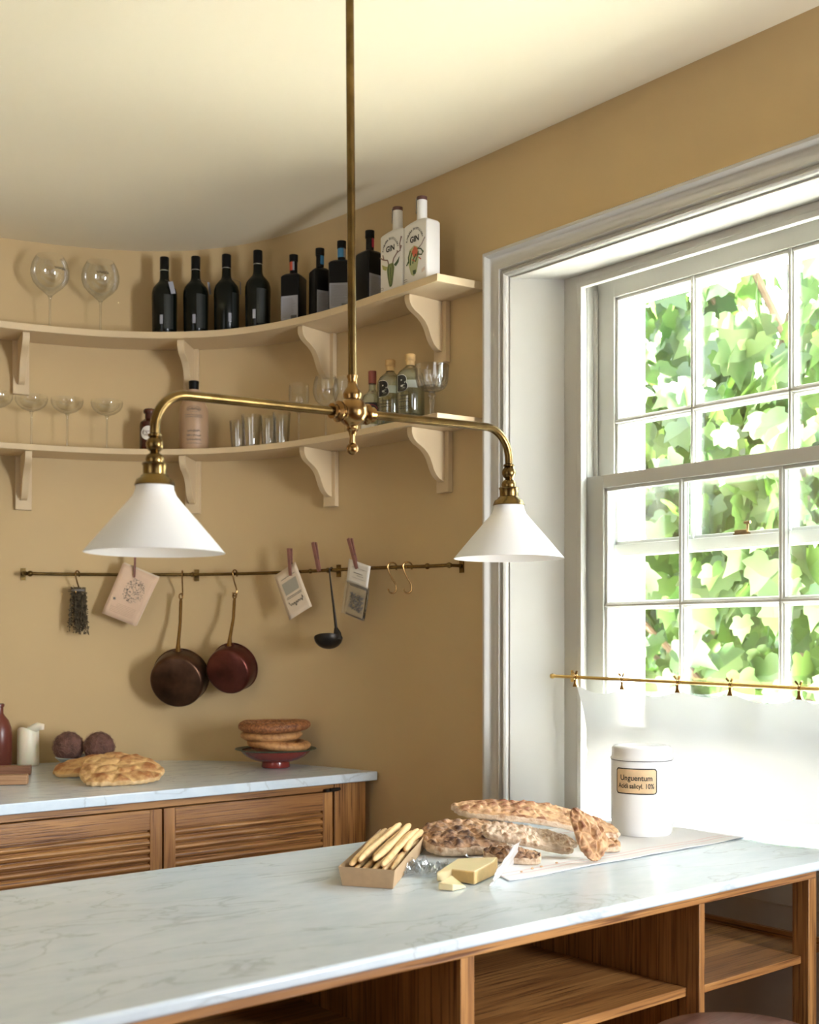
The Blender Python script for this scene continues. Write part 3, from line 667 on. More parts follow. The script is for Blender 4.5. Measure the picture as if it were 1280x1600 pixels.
# --- amber bottle, stoneware bottle
loc = on_shelf(234, .09, ZS2)
root = thing('amber_pharmacy_bottle', 'small brown glass pharmacy bottle with a round white label', 'bottle', loc, face_cam(loc, -.1))
m = MB(); m.lathe([(0, 0), (.032, 0), (.034, .004), (.034, .088), (.031, .102), (.022, .110), (.016, .114), (.016, .132), (0, .132)], 32); m.build('glass_body', M_amber, root)
m = MB(); m.lathe([(0, .1322), (.020, .1322), (.0215, .136), (.0215, .142), (.018, .147), (0, .148)], 24); m.build('stopper', M_amber, root)
m = MB(); vs = []; 
for r_ in (0, .5, 1):
    for i in range(24): a = 2*pi*i/24; u, v = .029*r_*cos(a), .024*r_*sin(a); q = u/.0345; vs.append((.0346*sin(q), -.0346*cos(q), .062+v))
m.add(vs, [(k_*24+i, k_*24+(i+1) % 24, (k_+1)*24+(i+1) % 24, (k_+1)*24+i) for k_ in range(2) for i in range(24)]); lb = m.build('oval_label', M_pwhite, root, recalc=False)
m = MB()
for zz, w_ in ((.068, .030), (.056, .036)): m.tube([(.0350*sin(u/.035), -.0350*cos(u/.035), zz+v) for u, v in scrawl(int(zz*1000), 18, w_, .0035)], .0007, 4)
m.build('script_mark', pm('brown_ink', (.12, .03, .02), .7), lb)
loc = on_shelf(303, .085, ZS2)
root = thing('stoneware_gin_bottle', 'tan stoneware bottle with black stopper and faded print, behind the lamp arm', 'bottle', loc, face_cam(loc))
m = MB(); m.lathe([(0, 0), (.045, 0), (.048, .004), (.0485, .130), (.046, .150), (.038, .170), (.027, .183), (.021, .190), (.020, .200), (.0225, .203), (.0225, .209), (0, .210)], 40); sb = m.build('body', M_stone, root, smooth=50)
m = MB(); m.lathe([(0, .2105), (.0165, .2105), (.0175, .238), (.016, .240), (0, .240)], 24); m.build('stopper', M_blk, root)
m = MB()
def bend(r): return lambda u, v: (r*sin(u/r), -r*cos(u/r), v)
f_ = bend(.0490)
for zz, w_, h_ in ((.138, .044, .0045), (.118, .060, .002), (.112, .060, .002), (.066, .045, .005), (.050, .050, .004), (.036, .048, .004), (.024, .052, .001)):
    m.tube([f_(u, zz+v) for u, v in scrawl(int(zz*999), 26, w_, h_)], .0007, 4)
m.tube([f_(.024*cos(a*pi/12), .138+.009*sin(a*pi/12)) for a in range(25)], .0005, 4)
m.build('printed_marks', M_greyink, sb)

# --- clear bottles
def clear_bottle(label, px, o, r, h, hs, kind):
    loc = on_shelf(px, o, ZS2); root = thing('clear_spirit_bottle', label, 'bottle', loc, face_cam(loc, {'b1': -.42, 'b2': -.48, 'red': -.1}[kind]), 'clear spirit bottles on the lower shelf')
    m = MB(); nr = .0125 if kind != 'red' else .011; out = [(0, 0), (r-.004, 0), (r, .005), (r, hs-.02), (r*.93, hs-.008), (r*.78, hs+.003), (r*.5, hs+.012), (nr+.001, hs+.018), (nr, hs+.024), (nr, h-.016)]
    m.lathe(out+[(nr-.002, h-.016)]+[(max(0, a-.003), b+.003) for a, b in reversed(out[1:-1])]+[(0, .006)], 36); gbody = m.build('glass_body', M_bglass, root, smooth=50)
    m = MB(); 
    if kind == 'red': m.lathe([(0, h-.0158), (nr+.0015, h-.038), (nr+.0015, h), (0, h)], 24); m.build('cap', pm('red_foil', (.30, .07, .05), .35), root)
    else: m.lathe([(nr+.0004, h-.034), (nr+.0008, h-.020), (nr+.003, h-.018), (nr+.003, h-.002), (nr+.001, h), (0, h)], 24); m.build('cork_stopper', M_cork, root)
    f_ = bend(r+.0006)
    if kind == 'red':
        m = MB(); m.add(*curved_patch(r+.0006, -1.1, .9, .045, .085)); lb = m.build('dark_label', pm('maroon_label', (.03, .015, .015), .5), root, recalc=False)
        m = MB(); m.tube([bend(r+.001)(.018*cos(a*pi/12), .066+.012*sin(a*pi/12)) for a in range(25)], .0008, 4); m.tube([bend(r+.001)(u, .066+v) for u, v in scrawl(5, 16, .026, .004)], .0008, 4); m.build('label_print', M_bcrim, lb)
        m = MB(); m.add(*curved_patch(r+.0006, -1.1, .9, .006, .020)); m.build('white_label', M_pwhite, root, recalc=False)
    else:
        m = MB(); m.add(*curved_patch(r+.0004, -.30, 1.0, .100, .122)); m.build('pale_flash', pm('pale_flash', (.42, .44, .38), .5), root, recalc=False)
        m = MB(); textinto(m, 'B', .058, lambda u, v: bend(r+.0009)(u-.006, .094+v), bold=.0050); m.build('letter_outline', M_pwhite, root, smooth=0, recalc=False)
        m = MB(); textinto(m, 'B', .058, lambda u, v: bend(r+.0013)(u-.006, .094+v), bold=.0036); m.build('letter', M_ink, root, smooth=0, recalc=False)
        m = MB()
        for zz in (.078, .068, .060, .046, .040): m.tube([bend(r+.0006)(u, zz+v) for u, v in scrawl(int(zz*999), 16, .034, .0015)], .0006, 4)
        m.build('small_print', M_ink, root)
        m = MB(); m.lathe([(0, .004), (r-.004, .007), (r-.004, .026), (0, .0262)], 32); m.build('spirit', thin_glass('spirit_'+kind, (.88, .93, .95), (.6, .7, .75), .6), root)
    return root
clear_bottle('clear bottle with red foil cap and dark label, half hidden by the lamp hub', 582, .070, .036, .186, .108, 'red')
clear_bottle('clear cork stoppered bottle with a big black B, the left one', 610, .070, .040, .206, .150, 'b1')
clear_bottle('clear cork stoppered bottle with a big black B, the right one beside the crystal coupe', 641, .065, .042, .205, .150, 'b2')

# ------------------------------------------------------------------ UTENSIL RAIL
ROFF = WD-.052
def rail_z(px): # photo height of the rail
    pts = [(30, 896), (120, 897.5), (300, 898), (420, 895.5), (513, 891), (600, 886.5), (703, 884)]
    for a, b in zip(pts, pts[1:]):
        if px <= b[0]: t = (px-a[0])/(b[0]-a[0]); return a[1]+(b[1]-a[1])*t
    return 884
rp = []
for px in range(38, 704, 7):
    p, nn = shelf_pt(px, ROFF); rp.append((p, nn, px))
ZR = [zof(rail_z(px), p) for p, nn, px in rp]
ZR = [sum(ZR[max(0, i-6):i+7])/len(ZR[max(0, i-6):i+7]) for i in range(len(ZR))]
rail = thing('utensil_rail', 'long thin brass utensil rail fixed along the curved wall', 'rail')
m = MB(); m.tube([(p.x, p.y, z) for (p, nn, px), z in zip(rp, ZR)], .0055, 12); m.build('bar', M_brass, rail)
def at_rail(px):
    i = min(range(len(rp)), key=lambda i: abs(rp[i][2]-px)); i = max(1, min(len(rp)-2, i))
    p, nn = shelf_pt(px, ROFF); z = ZR[i]+(ZR[i+1]-ZR[i-1])*(px-rp[i][2])/(rp[i+1][2]-rp[i-1][2]); return Vector((p.x, p.y, z)), Vector((nn.x, nn.y, 0))
def MV(c, n3):  # matrix: local x along wall (rightwards in photo), local z up, local y into wall
    tt = Vector((n3.y, -n3.x, 0)); 
    return Matrix(((tt.x, n3.x, 0, c.x), (tt.y, n3.y, 0, c.y), (0, 0, 1, c.z), (0, 0, 0, 1)))
for px in (39, 301, 513, 702):
    c, n3 = at_rail(px); tt = Vector((n3.y, -n3.x, 0))
    b = MB(); b.prism([(-.008, -.020), (.008, -.020), (.008, .020), (-.008, .020)], c+n3*.047, tt, (0,0,1), n3*.005); b.tube([c, c+n3*.048], .005, 10)
    b.lathe([(0, -.009), (.007, -.006), (.009, 0), (.007, .006), (0, .009)], 14, tuple(c)); b.build('wall_bracket', M_brass, rail)
for px, r_ in ((47, .010), (485, .008), (668, .009)):
    c, n3 = at_rail(px); b = MB(); b.lathe([(r_*cos(R(a)), r_*sin(R(a))) for a in range(-90, 91, 15)], 16, tuple(c)); b.build('collar', M_brass, rail)
def place(name, label, cat, px, group=None, dz=0, dn=0):
    c, n3 = at_rail(px); o = thing(name, label, cat, (0,0,0), 0, group); o.matrix_world = MV(c+Vector((0,0,dz))-n3*dn, n3); return o
def hookpts(h=.052, r=.0095, flip=1):
    pts = [(flip*(r*cos(R(a))), 0, r*sin(R(a))-.0015) for a in range(-30, 200, 20)]
    pts = [(-x_ if 0 else x_, y_, z_) for x_, y_, z_ in pts]
    last = pts[-1]; n = 6
    c2 = (0, 0, -h+r)
    pts2 = [(flip*(.9*r*cos(R(a))), 0, -h+.9*r*sin(R(a))) for a in range(20, -205, -20)]
    return pts+pts2
def hook(label, px, s=1.0, tilt=0, group='brass S hooks on the rail'):
    o = thing('s_hook', label, 'hook', (0,0,0), 0, group); c, n3 = at_rail(px); M = MV(c, n3)
    ang = R(55 if tilt == 0 else tilt); o.matrix_world = M @ Matrix.Rotation(ang, 4, 'Z')
    r = .0098; s *= 1.45
    m = MB(); P_ = [(r*cos(R(a)), 0, r*sin(R(a))) for a in range(-35, 185, 15)]
    P_ += [(-r+.004, 0, -.012), (.0, 0, -.024), (.0075, 0, -.036)]
    P_ += [(r*.85*cos(R(a)), 0, -.046+r*.85*sin(R(a))) for a in range(10, -200, -15)]
    m.tube([(x_*s, y_*s, z_*s) for x_, y_, z_ in P_], .0025, 8); m.build('hook_wire', M_brassb, o)
    return o
hook('brass S hook holding the dried herbs', 121, .85); hook('brass S hook holding the larger copper pan', 285, .95, 100); hook('brass S hook holding the smaller copper pan', 367, .95, 80)
hook('empty brass S hook, left one of the pair', 613); hook('empty brass S hook, right one of the pair by the rail end', 637)
# herbs
o = place('dried_herb_bunch', 'bunch of dried dark herbs hanging upside down from the rail', 'herbs', 122, dz=-.047)
rnd = random.Random(4); m = MB()
for i in range(80):
    a = rnd.random()*2*pi; q = rnd.random(); x0, y0 = .019*cos(a)*q, .012*sin(a)*q; L_ = .10+rnd.random()*.06; sx = (rnd.random()-.35)*.036; sy = (rnd.random()-.5)*.035
    P_ = [(x0*1.3+sx*t_+.003*sin(7*t_+i), y0+sy*t_, .004-L_*t_) for t_ in (0, .25, .5, .75, 1)]
    m.tube(P_, .0009, 4)
    for k in range(22):
        t_ = .12+.88*rnd.random(); p = Vector((x0*1.3+sx*t_, y0+sy*t_, .004-L_*t_)); d_ = Vector((rnd.uniform(-1, 1), rnd.uniform(-1, 1), rnd.uniform(-1.2, .3))).normalized()*.010; e = d_.orthogonal().normalized()*.0026
        m.add([p, p+d_*.5+e, p+d_, p+d_*.5-e], [(0, 1, 2, 3)])
for i in range(26):
    d_ = Vector((rnd.uniform(-1, 1)*.8-.2, rnd.uniform(-.6, .6), rnd.uniform(.0, 1))).normalized(); p = Vector((-.008, 0, -.012)); m.tube([p, p+d_*(.015+rnd.random()*.012)], .0009, 4)
m.build('sprigs', M_herb, o, recalc=False); m = MB(); m.lathe([(.0225, -.010), (.0235, -.007), (.0225, -.003)], 14); m.tube([(.0, 0, .004), (.004, 0, -.006)], .001, 5); m.build('string', M_greyink, o)
# pans
def pan(label, px, r, dep, hl, mat, sag):
    o = place('copper_saucepan', label, 'saucepan', px, 'copper saucepans hanging from the rail', dz=-.070, dn=.0)
    # local: z up, y to wall. pan axis along -y (base to camera)
    tl_ = R(17); M = Matrix.Rotation(tl_, 4, 'X') @ Matrix.Rotation(R(90), 4, 'X')
    yt, zt_ = -.024, -hl-.004             # top of the rim, which stands away from the wall; the rim's foot touches it
    rc = Vector((0, yt, zt_))+Matrix.Rotation(tl_, 3, 'X') @ Vector((0, 0, -r))
    prof = [(0, dep), (r*.86, dep), (r*.93, dep-.004), (r*.965, dep-.012), (r*.99, dep*.4), (r, 0), (r+.003, 0), (r+.003, .002), (r-.002, .003), (r*.95, dep-.012), (0, dep-.003)]
    m = MB(); m.lathe(prof, 56, tuple(rc), M=M); b = m.build('pan_body', mat, o, smooth=50)
    m = MB(); yb = yt-.018
    m.tube([(0, yb, zt_-.012), (0, yb+.001, zt_+.004), (0, yb+.004, zt_+.02), (0, -.012, (zt_)*.5), (0, -.004, -.022), (0, -.002, -.012)], [.010, .008, .006, .0052, .0055, .004], 12, flat=1.15)
    m.tube([(.0065*sin(a*pi/8), -.002, -.004+.009*cos(a*pi/8)) for a in range(17)], .0026, 8)
    m.build('handle', M_brassb, o)
    m = MB(); m.prism([(-.018, -.012), (.018, -.012), (.014, .004), (-.014, .004)], (0, yb-.003, zt_-.004), (1,0,0), (0,0,1), (0,.006,0))
    for sx in (-.012, 0, .012): m.lathe([(0, .003), (.003, .002), (.004, 0)], 10, (sx, yb-.003, zt_-.010), M=Matrix.Rotation(R(90), 4, 'X'))
    m.build('rivet_plate', mat, o)
pan('larger brown tarnished copper saucepan hanging with its base outwards', 283, .094, .075, .178, M_copper, 0)
pan('smaller reddish copper saucepan hanging right of the larger one', 367, .081, .065, .160, M_copper2, 0)
# ladle
o = place('soup_ladle', 'long black iron ladle hanging from the rail by its hooked handle', 'ladle', 518, dz=0)
m = MB(); r = .0085
P_ = [(r*.6*cos(R(a)), r*cos(R(a)), r*sin(R(a))) for a in (-20, 20, 60, 90, 130, 180)]
P_ = [(0, .008, -.004), (0, .008, .004), (0, 0, .009), (0, -.009, .004), (.002, -.009, -.02), (.012, -.009, -.08), (.022, -.009, -.14), (.032, -.010, -.20)]
m.tube(P_, [.002, .0022, .0025, .0028, .003, .004, .005, .0058], 10, flat=.7); hd = m.build('handle', M_iron, o)
m = MB(); M_ = Matrix.Translation((0.000, -.014, -.216)) @ Matrix.Rotation(R(-12), 4, 'Y') @ Matrix.Rotation(R(-14), 4, 'X')
pr = [(.046*cos(R(a)), .036*sin(R(a))) for a in range(-90, 1, 10)]; pr2 = [(.0435*cos(R(a)), .0335*sin(R(a))) for a in range(0, -91, -10)]
m.lathe(pr+pr2, 32, M=M_); m.tube([(.030, -.011, -.185), (.037, -.012, -.202), (.041, -.013, -.222)], [.0055, .012, .014], 12, flat=.5); m.build('bowl', M_iron, o)
# pegs and papers
def peg(label, px, py_top, py_bot, lean, dn=.012, nar=1):
    c, n3 = at_rail(px); z0 = zof(py_bot, c); z1 = zof(py_top, c); h = z1-z0
    o = thing('clothes_peg', label, 'peg', (0,0,0), 0, 'brown wooden pegs on the rail')
    o.matrix_world = MV(Vector((c.x, c.y, z0))-n3*dn, n3) @ Matrix.Rotation(lean, 4, 'Y')
    for s_ in (-1, 1):
        m = MB(); m.prism([(0, 0), (-s_*-.001, h*.45), (s_*.006*(-1), h)] and [(s_*.0008, 0), (s_*.0045, h*.08), (s_*.0055, h*.45), (s_*.0085, h), (s_*.0035, h), (s_*.0012, h*.45)], (-.006*nar, 0, 0), (0,1,0), (0,0,1), (.012*nar, 0, 0)); m.build('peg_half', M_peg, o, bevel=.0004)
    m = MB(); m.tube([(.0068*nar*cos(a*.8), .0042*sin(a*.8), h*.42+a*.0003) for a in range(20)], .0008, 5); m.build('spring', M_iron, o)
peg('narrow wooden peg holding the old book pages, seen edge on', 211, 866, 903, R(2), .022, .5)
peg('brown wooden peg holding the printed card', 458, 857, 900, R(-3), .012); peg('brown wooden peg with nothing on it, clipped between card and ladle', 502, 846, 893, R(-13), .010); peg('brown wooden peg holding the tea packet', 563, 838, 889, R(-19), .014)
def sheet_at(name, label, cat, corners, px0, dn, mat, th=.0012, cover=None):
    """flat paper hung on the rail; corners are photo pixels, converted on the vertical plane just in front of the rail"""
    c, n3 = at_rail(px0); c = c-n3*dn; tt = Vector((n3.y, -n3.x, 0)); pts = []
    for (px, py) in corners:
        t_ = (px-640)/FPX; dirx, diry = FX+FY*t_, FY-FX*t_; k = (c.x*n3.x+c.y*n3.y)/(dirx*n3.x+diry*n3.y)
        X, Y = dirx*k, diry*k; pts.append(((Vector((X, Y, 0))-Vector((c.x, c.y, 0))).dot(tt), CZ+(HOR-py)*k/FPX-c.z))
    o = thing(name, label, cat); o.matrix_world = MV(c, n3); return o, pts
def bil(P_, u, v): # P_: tl,tr,br,bl
    a = Vector(P_[0]).lerp(Vector(P_[1]), u); b = Vector(P_[3]).lerp(Vector(P_[2]), u); return a.lerp(b, v)
def leaf_sheet(o, name, P_, y, mat, th=.0006, curl=.003):
    m = MB(); n = 8; vs = []
    for j in range(n+1):
        for i in range(n+1): q = bil(P_, i/n, j/n); vs.append((q.x, y+curl*sin(pi*j/n)*(i/n), q.y))
    m.add(vs, [(j*(n+1)+i, j*(n+1)+i+1, (j+1)*(n+1)+i+1, (j+1)*(n+1)+i) for j in range(n) for i in range(n)]); s_ = m.build(name, mat, o, recalc=False)
    so = s_.modifiers.new('solid', 'SOLIDIFY'); so.thickness = th; return s_
o, P_ = sheet_at('book_pages', 'torn old pinkish book pages with an engraving pegged to the rail', 'paper', [(192, 880), (249, 904), (212, 979), (159, 958)], 204, .014, M_paperp)
leaf_sheet(o, 'top_page', P_, -.002, M_paperp, curl=-.004); 
P2 = [(P_[0][0]+.004, P_[0][1]+.004), (P_[1][0]+.001, P_[1][1]+.006), (P_[2][0]+.004, P_[2][1]+.003), (P_[3][0]+.005, P_[3][1]+.002)]
leaf_sheet(o, 'under_page', P2, .003, M_paper, curl=.002)
m = MB(); rnd = random.Random(8)
for k in range(190):
    a = rnd.random()*2*pi; q_ = sqrt(rnd.random()); u, v = .56+.27*q_*cos(a), .40+.24*q_*sin(a); q = bil(P_, u, v); a2 = rnd.random()*6; l_ = .002+.003*rnd.random()
    yy = -.0035-.004*sin(pi*v)*u; m.tube([(q.x, yy, q.y), (q.x+l_*cos(a2), yy, q.y+l_*sin(a2))], .0007 if rnd.random() < .8 else .0014, 4)
m.build('engraving', M_greyink, o)
m = MB(); q = bil(P_, .16, .66); m.box((q.x-.004, -.005, q.y-.004), (q.x+.004, -.0042, q.y+.004)); m.build('initial', M_greyink, o)
m = MB()
for k in range(7):
    v = .72+k*.028; u0 = .28 if k < 3 else .14; a, b = bil(P_, u0, v), bil(P_, .82, v)
    m.tube([(a.x, -.0040, a.y), (b.x, -.0055, b.y)], .00045, 4)
m.build('text_lines', pm('faded_ink', (.36, .25, .17), .9), o)
o, P_ = sheet_at('printed_card', 'cream card with a grey picture and handwriting, pegged to the rail', 'card', [(429, 900), (462, 878), (488, 947), (453, 969)], 458, .010, M_paper)
leaf_sheet(o, 'card', P_, -.001, M_paper, curl=-.001)
m = MB(); q4 = [bil(P_, .18, .26), bil(P_, .82, .26), bil(P_, .80, .52), bil(P_, .20, .52)]; m.add([(q.x, -.0030, q.y) for q in q4], [(0, 1, 2, 3)]); m.build('picture', pm('grey_print', (.36, .33, .26), .8), o, recalc=False)
m = MB()
for v in (.18, .58, .61): a, b = bil(P_, .2, v), bil(P_, .85, v); m.tube([(a.x, -.0032, a.y), (b.x, -.0032, b.y)], .0005, 4)
hw = []
for i in range(31):
    u = .2+.62*i/30; v = .745-.02*sin(i*1.35)*(2 if i % 9 == 0 else 1)-(0.05 if i in (0, 1, 29) else 0)+(.05 if i in (13, 14) else 0); q = bil(P_, u, v); hw.append((q.x, -.0032, q.y))
m.tube(hw, .0008, 4); m.build('handwriting', M_ink, o)
o, P_ = sheet_at('tea_packet', 'clear packet of dark blue tea with a white header card, pegged to the rail', 'packet', [(546, 873), (580, 885), (575, 920), (542, 908)], 560, .011, M_pwhite)
leaf_sheet(o, 'header_card', P_, -.001, M_pwhite, curl=-.001)
m = MB()
for v, u0, u1, r_ in ((.28, .2, .85, .0004), (.50, .3, .7, .0012), (.60, .45, .75, .0006), (.72, .25, .85, .0004)): a, b = bil(P_, u0, v), bil(P_, u1, v); m.tube([(a.x, -.003, a.y), (b.x, -.003, b.y)], r_, 4)
m.build('header_print', M_greyink, o)
_, Pb = sheet_at('x', 'x', 'x', [(542, 907), (576, 919), (568, 971), (535, 957)], 560, .011, M_pwhite); bpy.data.objects.remove(_)
leaf_sheet(o, 'clear_bag', Pb, -.004, sheer('frosted_bag', (.62, .55, .46), .82, .3, False), curl=-.004); leaf_sheet(o, 'clear_bag', Pb, .004, M_wrap, curl=.002)
m = MB(); c0 = bil(Pb, .52, .55); rnd = random.Random(3)
for k in range(220):
    u, v = .24+.6*rnd.random(), .30+.50*rnd.random(); q = bil(Pb, u, v); d_ = Vector((rnd.uniform(-1, 1), rnd.uniform(-.4, .4), rnd.uniform(-1, 1))).normalized()*.004
    p = Vector((q.x, rnd.uniform(-.003, .003), q.y)); m.tube([p-d_*.5, p+d_*.5], .0014, 4)
m.build('tea_leaves', pm('dark_blue_tea', (.03, .045, .065), .7, var=.4, vscale=200), o); 

# ------------------------------------------------------------------ PENDANT LAMP
HX, HY, HZ = 1.361, 1.80, CZ+.4257
pl = thing('pendant_lamp', 'aged brass two arm pendant lamp with white conical shades over the island', 'lamp', (HX, HY, 2.752))
def loc(v): return (v[0]-HX, v[1]-HY, v[2]-2.752)
m = MB(); top = (HX-.0078, HY, 2.745); m.tube([loc((HX, HY, HZ+.02)), loc(top)], .0078, 20); m.build('pole', M_brass, pl)
m = MB(); m.lathe([(0, 0), (.05, -.001), (.05, -.008), (.03, -.02), (.012, -.03), (.0079, -.05)], 32); m.build('ceiling_rose', M_brass, pl)
m = MB(); c = loc((HX, HY, HZ))
pr = [(0, .070), (.0105, .070), (.0105, .066), (.0085, .062), (.0095, .050), (.017, .038), (.018, .034), (.0175, .030)]+[(.0285*cos(R(a)), .0285*sin(R(a))+.002) for a in range(55, -66, -10)]+[(.010, -.028), (.0115, -.032), (.0075, -.036), (.0050, -.046), (.0062, -.056)]+[(.0115*cos(R(a)), -.067+.0115*sin(R(a))) for a in range(60, -91, -15)]
m.lathe(pr, 36, c); tl = 2.15; sa, ca = sin(R(tl)), cos(R(tl))
for s_ in (-1, 1):
    Mx = Matrix.Rotation(R(90*s_), 4, 'Y') @ Matrix.Scale(1, 4); Mx = Matrix.Rotation(-R(tl), 4, 'Y') @ Mx
    m.lathe([(.018, .018), (.0145, .026), (.0195, .030), (.0200, .034), (.013, .038), (.014, .044), (.0145, .048), (0, .0485)], 28, c, M=Mx)
m.build('hub', M_brassb, pl, smooth=50)
def arm(s_):
    rb = .062; L_ = .409; pts = [(s_*.03, .03*s_*sa)]
    pts += [(s_*(L_-rb)*t_, s_*(L_-rb)*t_*sa) for t_ in (.4, .7, 1)]
    cx, cz = s_*(L_-rb), s_*(L_-rb)*sa-rb
    pts += [(cx+s_*rb*sin(R(a)), cz+rb*cos(R(a))) for a in range(10, 91, 8)]
    zend = cz-.014; pts.append((s_*L_, zend))
    m = MB(); m.tube([(c[0]+x_, c[1], c[2]+z_) for x_, z_ in pts], .0083, 18); a_ = m.build('arm', M_brass, pl)
    bx = c[0]+s_*L_; zb = c[2]+zend
    m = MB(); m.lathe([(.0084, .006), (.0115, .004), (.0115, .001), (.009, -.001)]+[(.0145*cos(R(a)), -.0125+.0145*sin(R(a))) for a in range(60, -61, -15)]+[(.0095, -.028), (.0135, -.031), (.0155, -.037), (.0145, -.042), (.0195, -.043), (.0215, -.045), (.0195, -.048), (.0195, -.062), (.0225, -.064), (.0235, -.067), (.030, -.071), (.0335, -.080), (.032, -.081), (0, -.070)], 40, (bx, c[1], zb), mi=0)
    m.build('gallery', M_brass, pl, smooth=50)
    zt_ = zb-.077; pr = [(.0305, 0), (.0315, -.010), (.036, -.021), (.046, -.033), (.081, -.0735), (.1155, -.1145)]
    m = MB(); m.lathe(pr+[(r_-.0022, z_-.0004) for r_, z_ in reversed(pr)], 72, (bx, c[1], zt_)); m.v and None
    m.f += []; sh = m.build('lamp_shade', M_opal, pl, smooth=50)
    m = MB(); m.lathe([(0, -.002), (.013, -.002), (.013, -.03), (.010, -.034), (0, -.034)], 20, (bx, c[1], zt_)); m.build('lamp_holder', M_brass, pl)
    m = MB(); m.lathe([(0, -.034), (.008, -.036), (.019, -.052), (.022, -.064), (.018, -.078), (0, -.086)], 24, (bx, c[1], zt_))
    em, n_, p_ = nt('bulb_glow%d' % s_); p_.inputs['Emission Color'].default_value = (1, .72, .42, 1); p_.inputs['Emission Strength'].default_value = 4
    m.build('bulb', em, pl)
arm(-1); arm(1)

# ------------------------------------------------------------------ CAFE CURTAIN
XR = 2.432
def rod_z(y): return CZ-.098-(2.273-y)*.0135
rod = thing('curtain_rod', 'thin brass café curtain rod across the window on small brackets', 'rod')
m = MB(); m.tube([(XR, 2.30, rod_z(2.30)), (XR, 1.30, rod_z(1.30))], .0048, 12); m.lathe([(0, -.008), (.007, -.005), (.008, 0), (.007, .005), (0, .008)], 16, (XR, 2.302, rod_z(2.302)), M=None); m.build('bar', M_gold, rod)
for y in (2.275, 1.315):
    m = MB(); m.tube([(XR, y, rod_z(y)), (XF-.001, y, rod_z(y))], .0035); m.prism([(-.004, -.016), (.004, -.016), (.004, .016), (-.004, .016)], (XF-.004, y, rod_z(y)), (0,1,0), (0,0,1), (.003,0,0)); m.build('wall_bracket', M_gold, rod)
clips = [Y_at_X(px, XR) for px in (900, 973, 1060, 1142, 1250)]+[1.47, 1.39]
cl = None
for i, y in enumerate(clips):
    l = 'brass curtain clip, ' + ['at the curtain\'s left corner by the wall', 'second from the left on the rod', 'third from the left on the rod', 'fourth from the left on the rod', 'fifth from the left, by the right edge of the photo', 'sixth, beyond the right edge of the photo', 'last at the right end of the rod'][i]
    z = rod_z(y)
    o = thing('curtain_clip', l, 'clip', (XR, y, z), 0, 'brass clips on the curtain rod')
    if cl is None:
        m = MB(); m.tube([(.0078*cos(R(a)), 0, .0078*sin(R(a))) for a in range(0, 361, 30)], .0016, 6); r1 = m
        m.tube([(-.006, -.0085, .016), (-.003, -.003, .008)], .0030, 8); m.tube([(-.006, .0085, .016), (-.003, .003, .008)], .0030, 8)
        m.prism([(-.0085, -.026), (.0085, -.026), (.0060, -.021), (.0035, -.015), (.004, -.006), (-.004, -.006), (-.0035, -.015), (-.0060, -.021)], (-.004, 0, 0), (0,1,0), (0,0,1), (.0075, 0, 0))
        cl = m.build('clip_body', M_brassb, o)
    else: c2 = cl.copy(); C.objects.link(c2); c2.parent = o
m = MB(); nu, nv = 150, 44; ya, yb = clips[0]+.004, clips[-1]-.01
vs = []
zb = ZT+.003
for j in range(nv+1):
    v = j/nv
    for i in range(nu+1):
        u = i/nu; y = ya+(yb-ya)*u
        # scallop between clips
        sg = 0
        for a, b in zip(clips, clips[1:]):
            if b <= y <= a: q = (a-y)/(a-b); sg = .013*4*q*(1-q)*(1.5 if a-b > .16 else 1)
        zt_ = rod_z(y)-.021-sg; z = zt_+(zb-zt_)*v
        yy = y-.016*sin(pi*min(1, v*1.4)/1.0)*(1-u)**6*1.6-(.014*v*(1-u)**5)
        x = XR+.006+.014*sin(u*30+1.5*v)*(.35+.5*v)*.5+.008*sin(u*13+2)*v+.004*noise.noise((u*12, v*5, 1))+.010*v
        if v > .93: x -= .004*(v-.93)/.07
        vs.append((x, yy, z))
m.add(vs, [(j*(nu+1)+i, j*(nu+1)+i+1, (j+1)*(nu+1)+i+1, (j+1)*(nu+1)+i) for j in range(nv) for i in range(nu)])
tag(m.build('cafe_curtain', M_linen, recalc=False), 'sheer white linen café curtain hanging in the lower window', 'curtain')

# ------------------------------------------------------------------ THINGS ON THE ISLAND
# jar
p = at(1003, 1303, ZT); TZ = ZT+.0022
jar = thing('apothecary_jar', 'tall white lidded jar lettered Unguentum on the striped towel', 'jar', (p.x, p.y, TZ+.001), face_cam(p, 0))
rj = .0735
m = MB(); m.lathe([(0, 0), (rj-.004, 0), (rj-.001, .004), (rj, .012), (rj, .176), (rj-.002, .180), (0, .180)], 64); m.build('jar_body', M_white, jar, smooth=50)
m = MB(); m.lathe([(0, .1805), (rj+.0015, .1805), (rj+.0025, .183), (rj-.0005, .186), (rj-.0015, .190), (rj-.0015, .207), (rj-.006, .212), (rj-.02, .214), (rj-.028, .212), (0, .213)], 64); m.build('lid', M_white, jar, smooth=50)
m = MB(); m.lathe([(rj-.0005, .1786), (rj+.0006, .1786), (rj+.0006, .1800), (rj-.0005, .1800)], 64); m.build('rim_line', pm('dark_rim', (.06, .05, .045), .6), jar)
def jb(off_, r): return lambda u, v: (r*sin((u+off_)/r), -r*cos((u+off_)/r), v)
zc = .132; hw, hh = .053, .031; aoff = -.0155
def rounded(hw, hh, c, n=5):
    out = []
    for cx, cy, a0 in ((hw-c, hh-c, 0), (-hw+c, hh-c, 90), (-hw+c, -hh+c, 180), (hw-c, -hh+c, 270)):
        for i in range(n+1): a = R(a0+90*i/n); out.append((cx+c*cos(a), cy+c*sin(a)))
    return out
